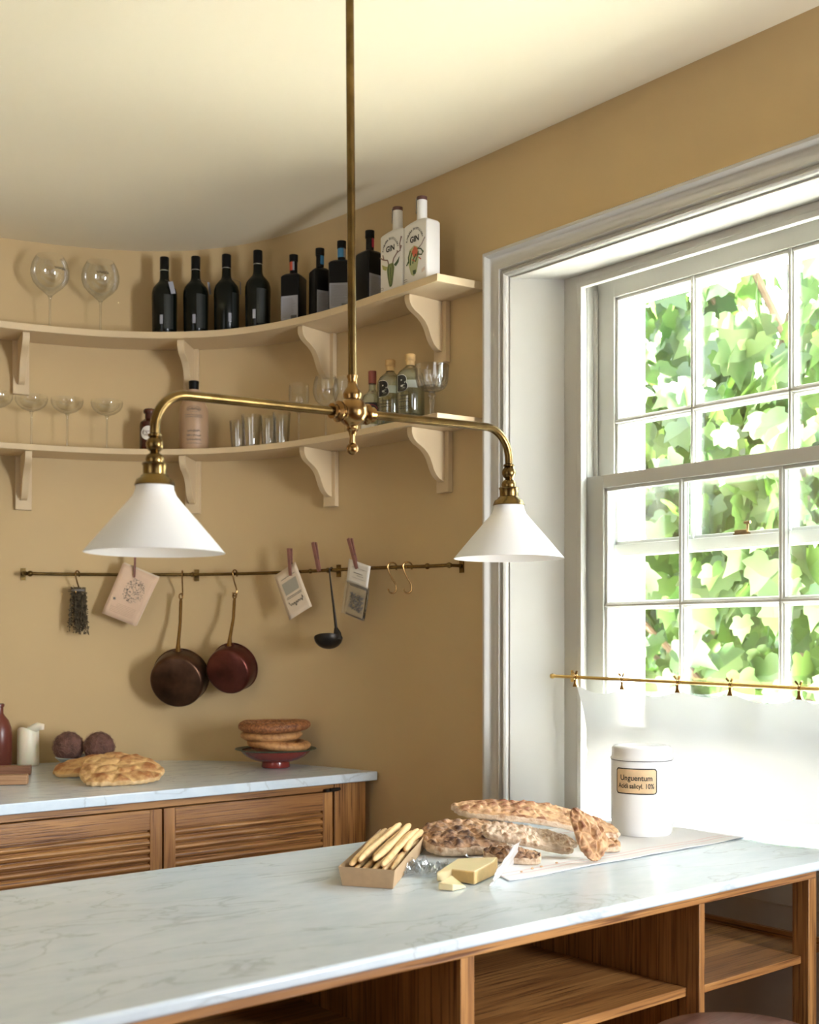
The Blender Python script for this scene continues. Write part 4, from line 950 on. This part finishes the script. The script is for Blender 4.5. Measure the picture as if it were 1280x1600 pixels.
def curved_rr(hw, hh, c, r, name, mat, parent):
    m = MB(); nu = 24; vs = []
    for i in range(nu+1):
        u = -hw+2*hw*i/nu; e = hw-abs(u); hh_ = hh-(c-sqrt(max(0, c*c-(c-e)**2)) if e < c else 0)
        vs += [jb(aoff, r)(u, zc-hh_), jb(aoff, r)(u, zc+hh_)]
    m.add(vs, [(2*i, 2*i+2, 2*i+3, 2*i+1) for i in range(nu)]); return m.build(name, mat, parent, recalc=False)
curved_rr(hw, hh, .006, rj+.0004, 'label_border', M_ink, jar)
lab = curved_rr(hw-.0028, hh-.0028, .004, rj+.0007, 'paper_label', pm('aged_label', (.66, .47, .27), .6, var=.12, vscale=40), jar)
m = MB()
textinto(m, 'Unguentum', .0185, lambda u, v: jb(aoff+.001, rj+.001)(u*.93, zc+.002+v), bold=.0003)
textinto(m, 'Acidi salicyl. 10%', .0165, lambda u, v: jb(aoff, rj+.001)(u*.80, zc-.0165+v), bold=.0003)
m.build('lettering', M_ink, lab, smooth=0, recalc=False)
# towel
tw = [at(795, 1378, ZT), at(1188, 1305.5, ZT), at(1062, 1272, ZT), at(690, 1318, ZT)]
tq = [Vector((a.x, a.y)) for a in (tw[0], tw[1], tw[2], tw[3])]
m = MB(); nu, nv = 110, 60; vs = []; mi = []
for j in range(nv+1):
    for i in range(nu+1):
        u, v = i/nu, j/nv; q = tq[0].lerp(tq[1], u).lerp(tq[3].lerp(tq[2], u), v)
        wv = .0012*noise.noise((q.x*14, q.y*14, 0))+.0012
        wv += .006*math.exp(-((u-.78)/.03)**2-((v-.55)/.3)**2)*0
        q = q+Vector((noise.noise((u*6, v*6, 5)), noise.noise((u*6, v*6, 9))))*.004
        vs.append((q.x, q.y, ZT+.0008+max(0, wv)))
b0 = len(m.v); fs = []; 
for j in range(nv):
    for i in range(nu):
        fs.append((j*(nu+1)+i, j*(nu+1)+i+1, (j+1)*(nu+1)+i+1, (j+1)*(nu+1)+i)); u, v = i/nu, j/nv
        mi.append(1 if (j in (5, 8, 50)) else 0)
m.add(vs, fs); m.mi = mi
o = m.build('tea_towel', [M_towel, M_redst], recalc=False); tag(o, 'white tea towel with faint red stripes laid flat under the bread and jar', 'towel')
so = o.modifiers.new('solid', 'SOLIDIFY'); so.thickness = .0009; so.offset = 1

# bread slabs: closed lumpy mesh with dimples; the tops of the bubbles toast darker
def slab(name, label, cat, L, W, T, mats, loc, rz, tilt=(0, 0), seed=0, arch=0, pw=3.5, bump=.35, group=None, taper=0, edgec=.55, cell=.03, rag=.05):
    nr_, na = 40, 150; m = MB(); vs = []; mi = []; toast = []
    def rad(a):
        c_, s_ = abs(cos(a)), abs(sin(a)); q = (c_**pw+s_**pw)**(-1/pw); return q*(1+.09*noise.noise((cos(a)*1.8+seed*3.1, sin(a)*1.8, seed)))*(1+rag*noise.noise((cos(a)*9, sin(a)*9, seed*2)))
    for lay in (1, 0):
        for i in range(nr_+1):
            for j in range(na):
                a = 2*pi*j/na; rr_ = (i/nr_)**.85; q = rad(a)*rr_; x, y = L/2*q*cos(a), W/2*q*sin(a); y *= (1-taper*x/(L/2))
                d_ = noise.voronoi((x/cell+.15*noise.noise((x/cell, y/cell, 1)), y/cell*1.15, seed*1.3))[0]; bub = min(1, (d_[1]-d_[0])*1.7); fine = noise.noise((x/cell*3.1, y/cell*3.1+seed, 3)); big = noise.noise((x*9, y*9, seed+5))
                e = max(0, 1-rr_**6)**.5; dome = max(0, 1-rr_**2.4)
                tt = 0
                if lay:
                    z = T*(edgec+(1-edgec)*(.55*e+.45*dome))+T*bump*(bub-.55)*min(1, e*1.6)+T*.10*fine+T*.25*big*dome
                    if i == nr_: z = T*edgec*.72
                    tt = .55*bub+.35*(fine+.5)+.35*big
                else: z = T*.12*(1-e)+T*.06*fine*0+(T*.10 if i == nr_ else 0)
                z += arch*(1-(2*x/L)**2)
                toast.append(max(0, min(1, tt))); vs.append((x, y, z))
    for k in range(3):   # ragged side wall between the crust and the base
        pass
    def idx(l, i, j): return l*(nr_+1)*na+i*na+j % na
    fs = []
    for l in (0, 1):
        for i in range(nr_):
            for j in range(na):
                f = (idx(l, i, j), idx(l, i+1, j), idx(l, i+1, j+1), idx(l, i, j+1)); fs.append(f if l == 0 else f[::-1]); mi.append(0 if l == 0 and i < nr_-1 else (1 if len(mats) > 1 else 0))
    for j in range(na): fs.append((idx(0, nr_, j), idx(1, nr_, j), idx(1, nr_, j+1), idx(0, nr_, j+1))); mi.append(1 if len(mats) > 1 else 0)
    m.add(vs, fs); m.mi = mi; o = m.build(name, mats, smooth=70, recalc=False)
    at_ = o.data.attributes.new('toast', 'FLOAT', 'POINT'); at_.data.foreach_set('value', toast)
    o.matrix_world = Matrix.Translation(loc) @ Matrix.Rotation(rz, 4, 'Z') @ Matrix.Rotation(tilt[0], 4, 'X') @ Matrix.Rotation(tilt[1], 4, 'Y')
    if cat: tag(o, label, cat, group)
    return o
def rest(o, z):
    zmin = min((o.matrix_world @ v.co).z for v in o.data.vertices); M = o.matrix_world.copy(); M.translation.z += z-zmin; o.matrix_world = M
CAMRZ = -math.atan2(FX, FY)      # yaw of a thing lying square to the view: local x runs rightwards in the photo
GRP = 'torn flatbread pieces on the towel'
T0 = ZT+.0035
def isl_pt(px, py): a = at(px, py, ZT); return Vector((a.x, a.y, 0))
a = isl_pt(727, 1331); b1 = slab('torn_flatbread', 'dark charred thick piece of flatbread at the left of the heap', 'bread', .195, .15, .034, [M_focd, M_crumb], (a.x, a.y, T0), CAMRZ+R(4), (R(15), R(-1)), 1, .004, 3, .22, group=GRP, cell=.030, edgec=.62); rest(b1, T0)
a = isl_pt(802, 1349); b5 = slab('torn_flatbread', 'low charred strip of flatbread poking out under the others, by the cheese wrap', 'bread', .125, .05, .022, [M_focd, M_crumb], (a.x, a.y, T0), CAMRZ+R(-28), (R(14), R(2)), 5, .002, 3, .4, group=GRP, cell=.02, edgec=.7); rest(b5, T0)
a = isl_pt(838, 1316); b2 = slab('torn_flatbread', 'long dimpled golden flatbread lying across the top of the heap', 'bread', .385, .100, .019, [M_foc, M_crumb], (a.x, a.y, T0+.02), CAMRZ+R(-4), (R(15), R(8.5)), 2, .020, 3.2, .38, group=GRP, cell=.023, edgec=.75); rest(b2, T0+.008)
a = isl_pt(826, 1340); b3 = slab('torn_flatbread', 'pale crusty strip of flatbread leaning on the heap with its crumb side out', 'bread', .200, .044, .024, [M_crumb, M_crumb], (a.x, a.y, T0), CAMRZ+R(-10), (R(42), R(15)), 3, .004, 4, .3, group=GRP, cell=.016, edgec=.8); rest(b3, T0+.006)
a = isl_pt(914, 1347); b4 = slab('torn_flatbread', 'crescent flatbread end standing upright near the jar', 'bread', .120, .062, .020, [M_foc, M_foc], (a.x, a.y, T0+.03), CAMRZ, (0, 0), 4, .012, 2.2, .6, group=GRP, taper=-.35, cell=.022)
b4.matrix_world = Matrix.Translation((a.x, a.y, T0+.06)) @ Matrix.Rotation(CAMRZ, 4, 'Z') @ Matrix.Rotation(R(60), 4, 'Y') @ Matrix.Rotation(R(70), 4, 'X'); rest(b4, T0)
a = isl_pt(940, 1331); b6 = slab('torn_flatbread', 'small pale flatbread piece at the right end, nearest the jar', 'bread', .085, .05, .022, [M_foc, M_crumb], (a.x, a.y, T0), CAMRZ+R(-12), (R(10), 0), 6, .002, 3, .4, group=GRP, cell=.02); rest(b6, T0)
rnd = random.Random(2)
for k, (px, py) in enumerate(((832, 1361), (846, 1358), (815, 1366), (870, 1352))):
    a = isl_pt(px, py); m = MB(); s_ = .0022+rnd.random()*.0012; m.lathe([(0, -s_*.6), (s_, -s_*.2), (s_*.8, s_*.5), (0, s_*.7)], 6, (0, 0, s_*.6))
    for v in m.v: v.x *= 1+.4*rnd.random()
    o = m.build('bread_crumb', M_foc); o.location = (a.x, a.y, T0); tag(o, 'tiny brown bread crumb on the towel, '+('second from left of the four', 'second from right of the four', 'leftmost of the four', 'rightmost, under the upright crust')[k], 'crumb', 'crumbs on the towel')

# kraft tray and breadsticks
hB = .037
fl, fr = at(535, 1384, ZT), at(614, 1389.5, ZT)
fl, fr = Vector((fl.x, fl.y)), Vector((fr.x, fr.y)); br_ = at(664, 1300, ZT+hB); br_ = Vector((br_.x, br_.y))
ux = (fr-fl).normalized(); wB = (fr-fl).length; vy = (br_-fr); lB = vy.length; vy = vy.normalized()
fl3 = fl; tray = thing('breadstick_tray', 'brown kraft card tray full of breadsticks on the island', 'tray', (fl.x, fl.y, ZT+.0006), math.atan2(ux.y, ux.x))
sk = (vy.dot(ux)*lB); ly = (vy-ux*vy.dot(ux)).length*lB
fl_ = .006
def Q(u, v, z): # tray interior coordinates 0..1
    g = z/hB; return (wB*u+sk*v*.0+(u-.5)*2*fl_*g + sk*v, ly*v+(v-.5)*2*fl_*g, z)
m = MB(); th = .03
inn = .018
for (u0, v0, u1, v1) in ((0,0,1,0), (1,0,1,1), (1,1,0,1), (0,1,0,0)):
    a_, b_, c_, d_ = Q(u0, v0, 0), Q(u1, v1, 0), Q(u1, v1, hB), Q(u0, v0, hB)
    cx = Vector(Q(.5, .5, 0)); 
    def sh(p): p = Vector(p); k = (Vector((cx.x, cx.y, 0))-Vector((p.x, p.y, 0))).normalized()*.0016; return (p.x+k.x, p.y+k.y, p.z)
    m.add([a_, b_, c_, d_, sh(a_), sh(b_), sh(c_), sh(d_)], [(0,1,2,3), (4,7,6,5), (3,2,6,7)])
m.add([Q(0,0,0), Q(1,0,0), Q(1,1,0), Q(0,1,0)], [(3,2,1,0)]); m.add([Q(0.01,0.01,.001), Q(.99,0.01,.001), Q(.99,.99,.001), Q(0.01,.99,.001)], [(0,1,2,3)])
m.build('tray_body', M_kraft, tray, smooth=0, recalc=False)
M_tray = tray.matrix_basis.copy(); M_tray = Matrix.Translation(tray.location) @ Matrix.Rotation(tray.rotation_euler.z, 4, 'Z')
rnd = random.Random(11)
def stick(label, u0, u1, v0, v1, z0, z1, r=.0070):
    a_, b_ = Vector(Q(u0, v0, 0)), Vector(Q(u1, v1, 0)); a_.z = z0; b_.z = z1; n = 12; P_ = []; rr = []
    for i in range(n+1):
        t_ = i/n; q = a_.lerp(b_, t_); q.x += .0022*sin(t_*5+u0*9); q.z += .0015*sin(t_*4+u1*7); P_.append(q); e = min(t_, 1-t_)*n
        rr.append(r*(.25 if e == 0 else .82 if e <= 1 else 1)*(1+.10*sin(t_*9+u0*20)))
    P_.insert(1, P_[0].lerp(P_[1], .3)); rr.insert(1, r*.72); P_.insert(-1, P_[-1].lerp(P_[-2], .3)); rr.insert(-1, r*.72)
    m = MB(); m.tube([M_tray @ q-M_tray @ P_[0] for q in P_], rr, 12); o = m.build('breadstick', M_stick, smooth=60); o.location = M_tray @ P_[0]
    tag(o, label, 'breadstick', 'breadsticks in the kraft tray')
ordn = ['leftmost', 'second from left', 'third from left', 'fourth from left', 'fifth from left', 'sixth from left', 'seventh from left', 'rightmost']
tops = [(.12, .14, .03, .95, .037, .043), (.25, .28, .08, .97, .040, .045), (.30, .44, .03, .96, .048, .054), (.46, .56, .22, .95, .041, .045), (.60, .68, .05, .98, .050, .052), (.74, .82, .05, .86, .040, .046), (  .80, .90, .38, .92, .046, .047), (.93, .95, .42, .95, .040, .043)]
for k, t_ in enumerate(tops): stick('pale breadstick in the top layer of the kraft tray, %s' % ordn[k], *t_)
lows = [(.13, .15, .03, .92, .012, .012), (.30, .33, .03, .92, .011, .012), (.47, .50, .03, .93, .012, .011), (.64, .66, .03, .93, .011, .012), (.82, .84, .03, .93, .012, .011),
        (.20, .20, .04, .9, .0265, .027), (.38, .42, .04, .93, .0265, .026), (.56, .58, .04, .93, .027, .027), (.73, .76, .04, .9, .0265, .026), (.88, .9, .10, .9, .028, .027)]
for k, t_ in enumerate(lows): stick('breadstick end at the front of the tray, %s layer, %s' % ('bottom' if k < 5 else 'middle', ordn[k % 5]), *t_, r=.0060)

# cheese, small piece, cling film
def wedge(name, label, pts, h, z0, mats, seed, bev=.002):
    m = MB(); c_ = sum((Vector(p) for p in pts), Vector((0, 0)))/len(pts); n = len(pts)
    P_ = [(p[0]-c_.x, p[1]-c_.y) for p in pts]; hs = h if isinstance(h, list) else [h]*n
    m.add([(x_, y_, 0) for x_, y_ in P_]+[(x_, y_, hs[i]) for i, (x_, y_) in enumerate(P_)], [tuple(range(n-1, -1, -1)), tuple(range(n, 2*n))]+[(i, (i+1) % n, n+(i+1) % n, n+i) for i in range(n)])
    m.mi = [0, 0]+mats[1]; o = m.build(name, mats[0], smooth=40, bevel=bev); o.location = (c_.x, c_.y, z0); tag(o, label, 'cheese'); return o
def ip(px, py): a = at(px, py, ZT); return (a.x, a.y)
wedge('cheese_wedge', 'pale yellow cheese wedge with golden rind in its opened cling film', [ip(682, 1379), ip(706, 1378), ip(742, 1384), ip(772, 1370), ip(778, 1363), ip(715, 1362)], [.019, .024, .026, .030, .030, .026], ZT+.0015, ([M_cheese, M_rind], [0, 1, 1, 1, 0, 0]), 1, .003)
wedge('cheese_piece', 'small broken chunk of cheese in front of the wedge', [ip(685, 1391), ip(708, 1393), ip(728, 1388), ip(706, 1381)], [.013, .013, .003, .016], ZT+.001, ([M_cheese], [0, 0, 0, 0]), 2, .0015)
def film(L, W, loc, rz, seed, amp, name, par):
    m = MB(); nu, nv = 44, 34; vs = []
    for j in range(nv+1):
        for i in range(nu+1):
            u, v = i/nu-.5, j/nv-.5; n1 = abs(noise.noise((u*7+seed, v*7, seed))); n2 = abs(noise.noise((u*16, v*16+seed, 2)))
            e = 1+.12*noise.noise((u*3, v*3, seed+4)); vs.append((L*u*e, W*v*e, .0012+amp*(n1+.5*n2)))
    m.add(vs, [(j*(nu+1)+i, j*(nu+1)+i+1, (j+1)*(nu+1)+i+1, (j+1)*(nu+1)+i) for j in range(nv) for i in range(nu)])
    o = m.build(name, M_wrap, par, recalc=False, smooth=18); o.location = loc; o.rotation_euler = (0, 0, rz); return o
a = at(700, 1362, ZT); cf = thing('cling_film', 'crumpled sheet of clear cling film spread under and behind the cheese', 'film', (a.x, a.y, ZT))
film(.16, .10, (-.015, .005, 0), CAMRZ, 3, .030, 'loose_film', cf)
# folded flap standing behind the wedge's right end
A = [at(765, 1386, ZT), at(802, 1352, ZT)]; 
m = MB(); p0, p1 = Vector((A[0].x, A[0].y)), Vector((A[1].x, A[1].y)); nu, nv = 14, 10; vs = []
for j in range(nv+1):
    for i in range(nu+1):
        u, v = i/nu, j/nv; q = p0.lerp(p1, u); q += Vector((-FY, FX))*(-.016*v)+Vector((noise.noise((u*5, v*5, 0)), noise.noise((u*5, v*5, 7))))*.005*1.0
        vs.append((q.x-a.x, q.y-a.y, .001+(.036+.020*u)*v+.002*noise.noise((u*9, v*9, 3))*v))
m.add(vs, [(j*(nu+1)+i, j*(nu+1)+i+1, (j+1)*(nu+1)+i+1, (j+1)*(nu+1)+i) for j in range(nv) for i in range(nu)])
m.build('folded_flap', sheer('white_film', (.85, .85, .86), .12, .3, False, .2), cf, recalc=False, smooth=25)

# ------------------------------------------------------------------ THINGS ON THE FAR COUNTER
EZ = ZB+.001
a = at(3, 1197, ZB); o = thing('brown_stoneware_bottle', 'reddish brown glazed bottle at the left edge beside the candle', 'bottle', (a.x-.01, a.y, EZ))
m = MB(); m.lathe([(0, 0), (.036, 0), (.040, .004), (.041, .10), (.039, .125), (.030, .150), (.018, .165), (.0145, .172), (.014, .192), (.0175, .194), (.0175, .202), (.013, .204), (0, .204)], 36); m.build('body', M_brown, o, smooth=50)
a = at(44, 1196, ZB); o = thing('pillar_candle', 'thick ivory pillar candle with a curled melted lip', 'candle', (a.x, a.y, EZ))
m = MB(); m.lathe([(0, 0), (.034, 0), (.035, .003), (.0345, .118), (.033, .122), (.028, .116), (0, .112)], 40)
for v in m.v:
    if v.z > .11:
        an = math.atan2(v.y, v.x); v.z += .008*sin(2*an+.5)-.003
m.build('wax_body', M_wax, o, smooth=50)
m = MB(); rx = Vector((FY, -FX, 0)); m.tube([Vector((0, 0, .115)), rx*.018+Vector((0, 0, .120)), rx*.034+Vector((0, 0, .128)), rx*.044+Vector((0, 0, .126)), rx*.045+Vector((0, 0, .116))], [.008, .011, .011, .010, .006], 12, flat=1.4); m.build('melted_lip', M_wax, o, smooth=60)
# wooden block boards at the left edge
a = at(18, 1226, ZB); m = MB(); m.box((-.13, -.02, 0), (.045, .02, .028)); o = m.build('wooden_block', M_chop, bevel=.003); o.location = (a.x, a.y, EZ); o.rotation_euler.z = CAMRZ+R(12); tag(o, 'pale wooden block nearest the front at the left edge of the counter', 'board')
a = at(22, 1211, ZB); m = MB(); m.box((-.13, -.02, 0), (.050, .02, .028)); o = m.build('wooden_block', wood('brown_block', 'x', (.24, .11, .06), (.32, .16, .09), (.18, .08, .04)), bevel=.003); o.location = (a.x, a.y, EZ); o.rotation_euler.z = CAMRZ+R(12); tag(o, 'redder brown wooden block just behind the pale one at the left edge', 'board')
# bowl of coconuts
a = at(131, 1199, ZB)
o = thing('shallow_bowl', 'shallow blue grey bowl holding the two coconuts', 'bowl', (a.x, a.y, EZ))
m = MB(); pr = [(0, 0), (.045, 0), (.047, .004), (.070, .016), (.088, .032), (.090, .033)]; m.lathe(pr+[(r_-.003 if r_ > 0 else 0, z_+.003) for r_, z_ in reversed(pr)], 48); m.build('bowl_body', M_blue, o, smooth=50)
rx = Vector((FY, -FX, 0))
for k, (s_, l, sd) in enumerate(((-1, 'hairy brown coconut, left one in the shallow bowl', 1), (1, 'hairy brown coconut, right one in the shallow bowl', 5))):
    m = MB(); rc = .048; m.lathe([(rc*cos(R(a_)), rc*1.03*sin(R(a_))) for a_ in range(-90, 91, 6)], 44)
    for v in m.v: q = v.normalized(); k_ = 1+.04*noise.noise(q*3+Vector((sd, 0, 0)))+.015*noise.noise(q*14); v *= k_
    rnd = random.Random(sd)
    oo = thing('coconut', l, 'coconut', (a.x+rx.x*s_*.0495, a.y+rx.y*s_*.0495, EZ+.0125+rc+.004)); sh_ = m.build('shell', M_coco, oo, smooth=80)
    m = MB()
    for i in range(260):
        d_ = Vector((rnd.gauss(0, 1), rnd.gauss(0, 1), rnd.gauss(0, 1))).normalized(); t_ = d_.cross(Vector((rnd.gauss(0, 1), rnd.gauss(0, 1), rnd.gauss(0, 1)))).normalized()
        p = d_*rc*1.0; m.tube([p, p+t_*.009+d_*.0025, p+t_*.018+d_*(.001+.006*rnd.random()**3)], [.0006, .0006, .0002], 3, cap=False)
    m.build('husk_fibres', M_husk, oo, recalc=False)
# flatbreads
a = at(148, 1211, ZB); f1 = slab('flatbread', 'golden flatbread lying underneath at the left, tip pointing left', 'bread', .25, .17, .024, [M_naan, M_naanp], (a.x, a.y, EZ), CAMRZ+R(20), (R(12), R(-2)), 11, .012, 2.4, .32, group='golden flatbreads on the far counter', taper=-.2, cell=.052); rest(f1, EZ)
a = at(189, 1223, ZB); f2 = slab('flatbread', 'golden flatbread leaning on top of the other, tip pointing right', 'bread', .235, .19, .024, [M_naan, M_naanp], (a.x, a.y, EZ), CAMRZ+R(4), (R(20), R(4)), 12, .008, 2.5, .36, group='golden flatbreads on the far counter', taper=.22, cell=.052); rest(f2, EZ)
# footed dish and sesame rings
a = at(431, 1199, ZB); o = thing('footed_dish', 'footed dark red glazed dish with a green rim, near the counter end', 'dish', (a.x, a.y, EZ))
m = MB(); m.lathe([(0, 0), (.044, 0), (.0465, .003), (.044, .018), (.046, .018), (.072, .025), (.094, .036), (.108, .048), (.113, .0545), (.111, .0565), (.070, .040), (.03, .028), (0, .026)], 56); m.build('dish_body', M_redglaze, o, smooth=50)
m = MB(); m.lathe([(.1085, .0560), (.1135, .0548), (.127, .0580), (.1315, .0595), (.130, .0615), (.120, .0600), (.1085, .0585)], 56); m.build('rim', M_greenglaze, o, smooth=50)
for k, (dx, rr_, zc_, tb, mat_, l, tz) in enumerate(((.010, .082, .0745, .0165, M_simitp, 'pale sesame bread ring, lowest of the three in the footed dish', 3), (-.014, .080, .1028, .0155, M_simitp, 'sesame bread ring in the middle of the stack in the footed dish', -1), (-.004, .092, .1335, .0195, M_simit, 'dark seeded bread ring on top of the stack in the footed dish', -1))):
    m = MB(); n, q_ = 72, 18; vs = []
    for i in range(n):
        a_ = 2*pi*i/n; 
        for j in range(q_): b_ = 2*pi*j/q_; t_ = tb*(1+.08*noise.noise((cos(a_)*2, sin(a_)*2, k*5))+.04*sin(6*a_+2*b_)); rr2 = rr_+t_*cos(b_)*1.25; vs.append((rr2*cos(a_), rr2*sin(a_), t_*sin(b_)*.88+.002*sin(2*a_+k)))
    m.add(vs, [(i*q_+j, ((i+1) % n)*q_+j, ((i+1) % n)*q_+(j+1) % q_, i*q_+(j+1) % q_) for i in range(n) for j in range(q_)])
    oo = m.build('bread_ring', mat_, smooth=80); oo.location = (a.x+rx.x*dx, a.y+rx.y*dx, EZ+zc_); oo.rotation_euler = (0, R(tz), CAMRZ); tag(oo, l, 'bread', 'bread rings stacked in the footed dish')
    if k != 1:
        rnd = random.Random(k+20); m = MB()
        for i in range(700 if k == 2 else 260):
            a_ = rnd.random()*2*pi; b_ = rnd.uniform(-.5, pi+.5); t_ = tb*1.0; c0 = Vector(((rr_+t_*cos(b_)*1.25)*cos(a_), (rr_+t_*cos(b_)*1.25)*sin(a_), t_*sin(b_)*.9)); d_ = Vector((rnd.gauss(0, 1), rnd.gauss(0, 1), rnd.gauss(0, .5))).normalized()*.0016
            m.tube([c0-d_, c0, c0+d_], [.0004, .0010, .0005], 4)
        se = m.build('sesame_seeds', pm('toasted_sesame', (.42, .22, .09), .6), oo, recalc=False); se['kind'] = 'stuff'

# ------------------------------------------------------------------ STOOL
st = thing('bar_stool', 'round dark walnut bar stool seat in front of the island', 'stool', (1.805, 1.255, 0))
zs_ = CZ-.698
m = MB(); m.lathe([(0, zs_-.030), (.14, zs_-.030), (.153, zs_-.024), (.16, zs_-.014), (.158, zs_-.005), (.148, zs_), (.10, zs_-.003), (0, zs_-.006)], 64); m.build('seat', M_walnut, st, smooth=50)
for k in range(4):
    a_ = R(45+90*k); m = MB(); m.tube([(.09*cos(a_), .09*sin(a_), zs_-.03), (.165*cos(a_), .165*sin(a_), 0)], [.016, .012], 14); m.build('leg', M_walnut, st)
m = MB(); m.tube([(.142*cos(R(a_)), .142*sin(R(a_)), .22) for a_ in range(0, 361, 15)], .007, 8); m.build('foot_ring', M_iron, st)

# ------------------------------------------------------------------ GARDEN FOLIAGE
def lobed():
    pts = [(0, .02), (.10, -.08), (.24, -.12), (.40, -.05), (.38, .10), (.46, .18), (.56, .34), (.40, .40), (.40, .52), (.34, .66), (.20, .66), (.10, .82), (0, 1.04)]
    return pts+[(-x_, y_) for x_, y_ in reversed(pts[1:-1])]
LB = lobed()
def tree(name, label, base, h, cr, n, size, mat, seed, trunk=.05, lean=(0, 0), group=None):
    rnd = random.Random(seed); root = thing(name, label, 'tree', base, 0, group)
    bx, by, bz = cr[0]; rx_, ry_, rz_ = cr[1]
    m = MB(); P_ = [(0, 0, 0), (lean[0]*.3, lean[1]*.3, h*.35), (lean[0]*.7, lean[1]*.7, h*.7), (lean[0], lean[1], h)]; m.tube(P_, [trunk, trunk*.8, trunk*.55, trunk*.2], 10); m.build('trunk', M_bark, root)
    m = MB()
    for k in range(14):
        t_ = .25+.7*rnd.random(); s_ = Vector((lean[0]*t_, lean[1]*t_, h*t_)); e = Vector((bx+rx_*rnd.uniform(-.9, .9), by+ry_*rnd.uniform(-.9, .9), bz+rz_*rnd.uniform(-.9, .9)))
        mid = s_.lerp(e, .5)+Vector((0, 0, .15)); m.tube([s_, mid, e], [trunk*.35, trunk*.22, .006], 7)
    m.build('branches', M_bark, root)
    m = MB()
    for k in range(n):
        while True:
            q = Vector((rnd.uniform(-1, 1), rnd.uniform(-1, 1), rnd.uniform(-1, 1)))
            if q.length < 1 and noise.noise(Vector((q.x*rx_*2.2, q.y*ry_*2.2+seed, q.z*rz_*2.2))) > -.16: break
        p = Vector((bx+q.x*rx_, by+q.y*ry_, bz+q.z*rz_)); s_ = size*(.55+.8*rnd.random())
        # leaf hangs tip down, blade facing out to the sky and the window
        dn_ = Vector((rnd.gauss(0, .45), rnd.gauss(0, .45), -1)).normalized(); nn_ = Vector((rnd.gauss(-.5, .7), rnd.gauss(0, .7), rnd.gauss(.5, .4))); nn_ = (nn_-dn_*nn_.dot(dn_)).normalized(); sd_ = dn_.cross(nn_)
        cu = rnd.uniform(.05, .3)
        vs = [p+sd_*(x_*s_)+dn_*(y_*s_)+nn_*(-cu*s_*(abs(x_)*.6+(y_-.4)**2)) for x_, y_ in LB]; vs.append(p+dn_*(.42*s_)+nn_*(.03*s_))
        n0 = len(LB); m.add(vs, [(i, (i+1) % n0, n0) for i in range(n0)])
    m.build('foliage', mat, root, recalc=False, smooth=12)
tree('vine_maple', 'big leaved bright green tree close outside the window', (4.3, 2.6, -.5), 3.9, ((-.1, .25, 2.6), (.75, 1.5, 2.1)), 4600, .135, M_leaf, 1, .06, (.2, .3), 'trees outside the window')
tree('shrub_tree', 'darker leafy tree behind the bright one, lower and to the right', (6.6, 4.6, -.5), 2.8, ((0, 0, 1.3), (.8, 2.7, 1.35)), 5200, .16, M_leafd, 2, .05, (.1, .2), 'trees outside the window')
tree('shrub_tree', 'distant leafy tree seen high through the upper panes', (10.6, 8.2, -.5), 5.2, ((0, 0, 3.2), (1.2, 2.6, 2.0)), 1300, .19, M_leaf, 3, .09, (0, 0), 'trees outside the window')
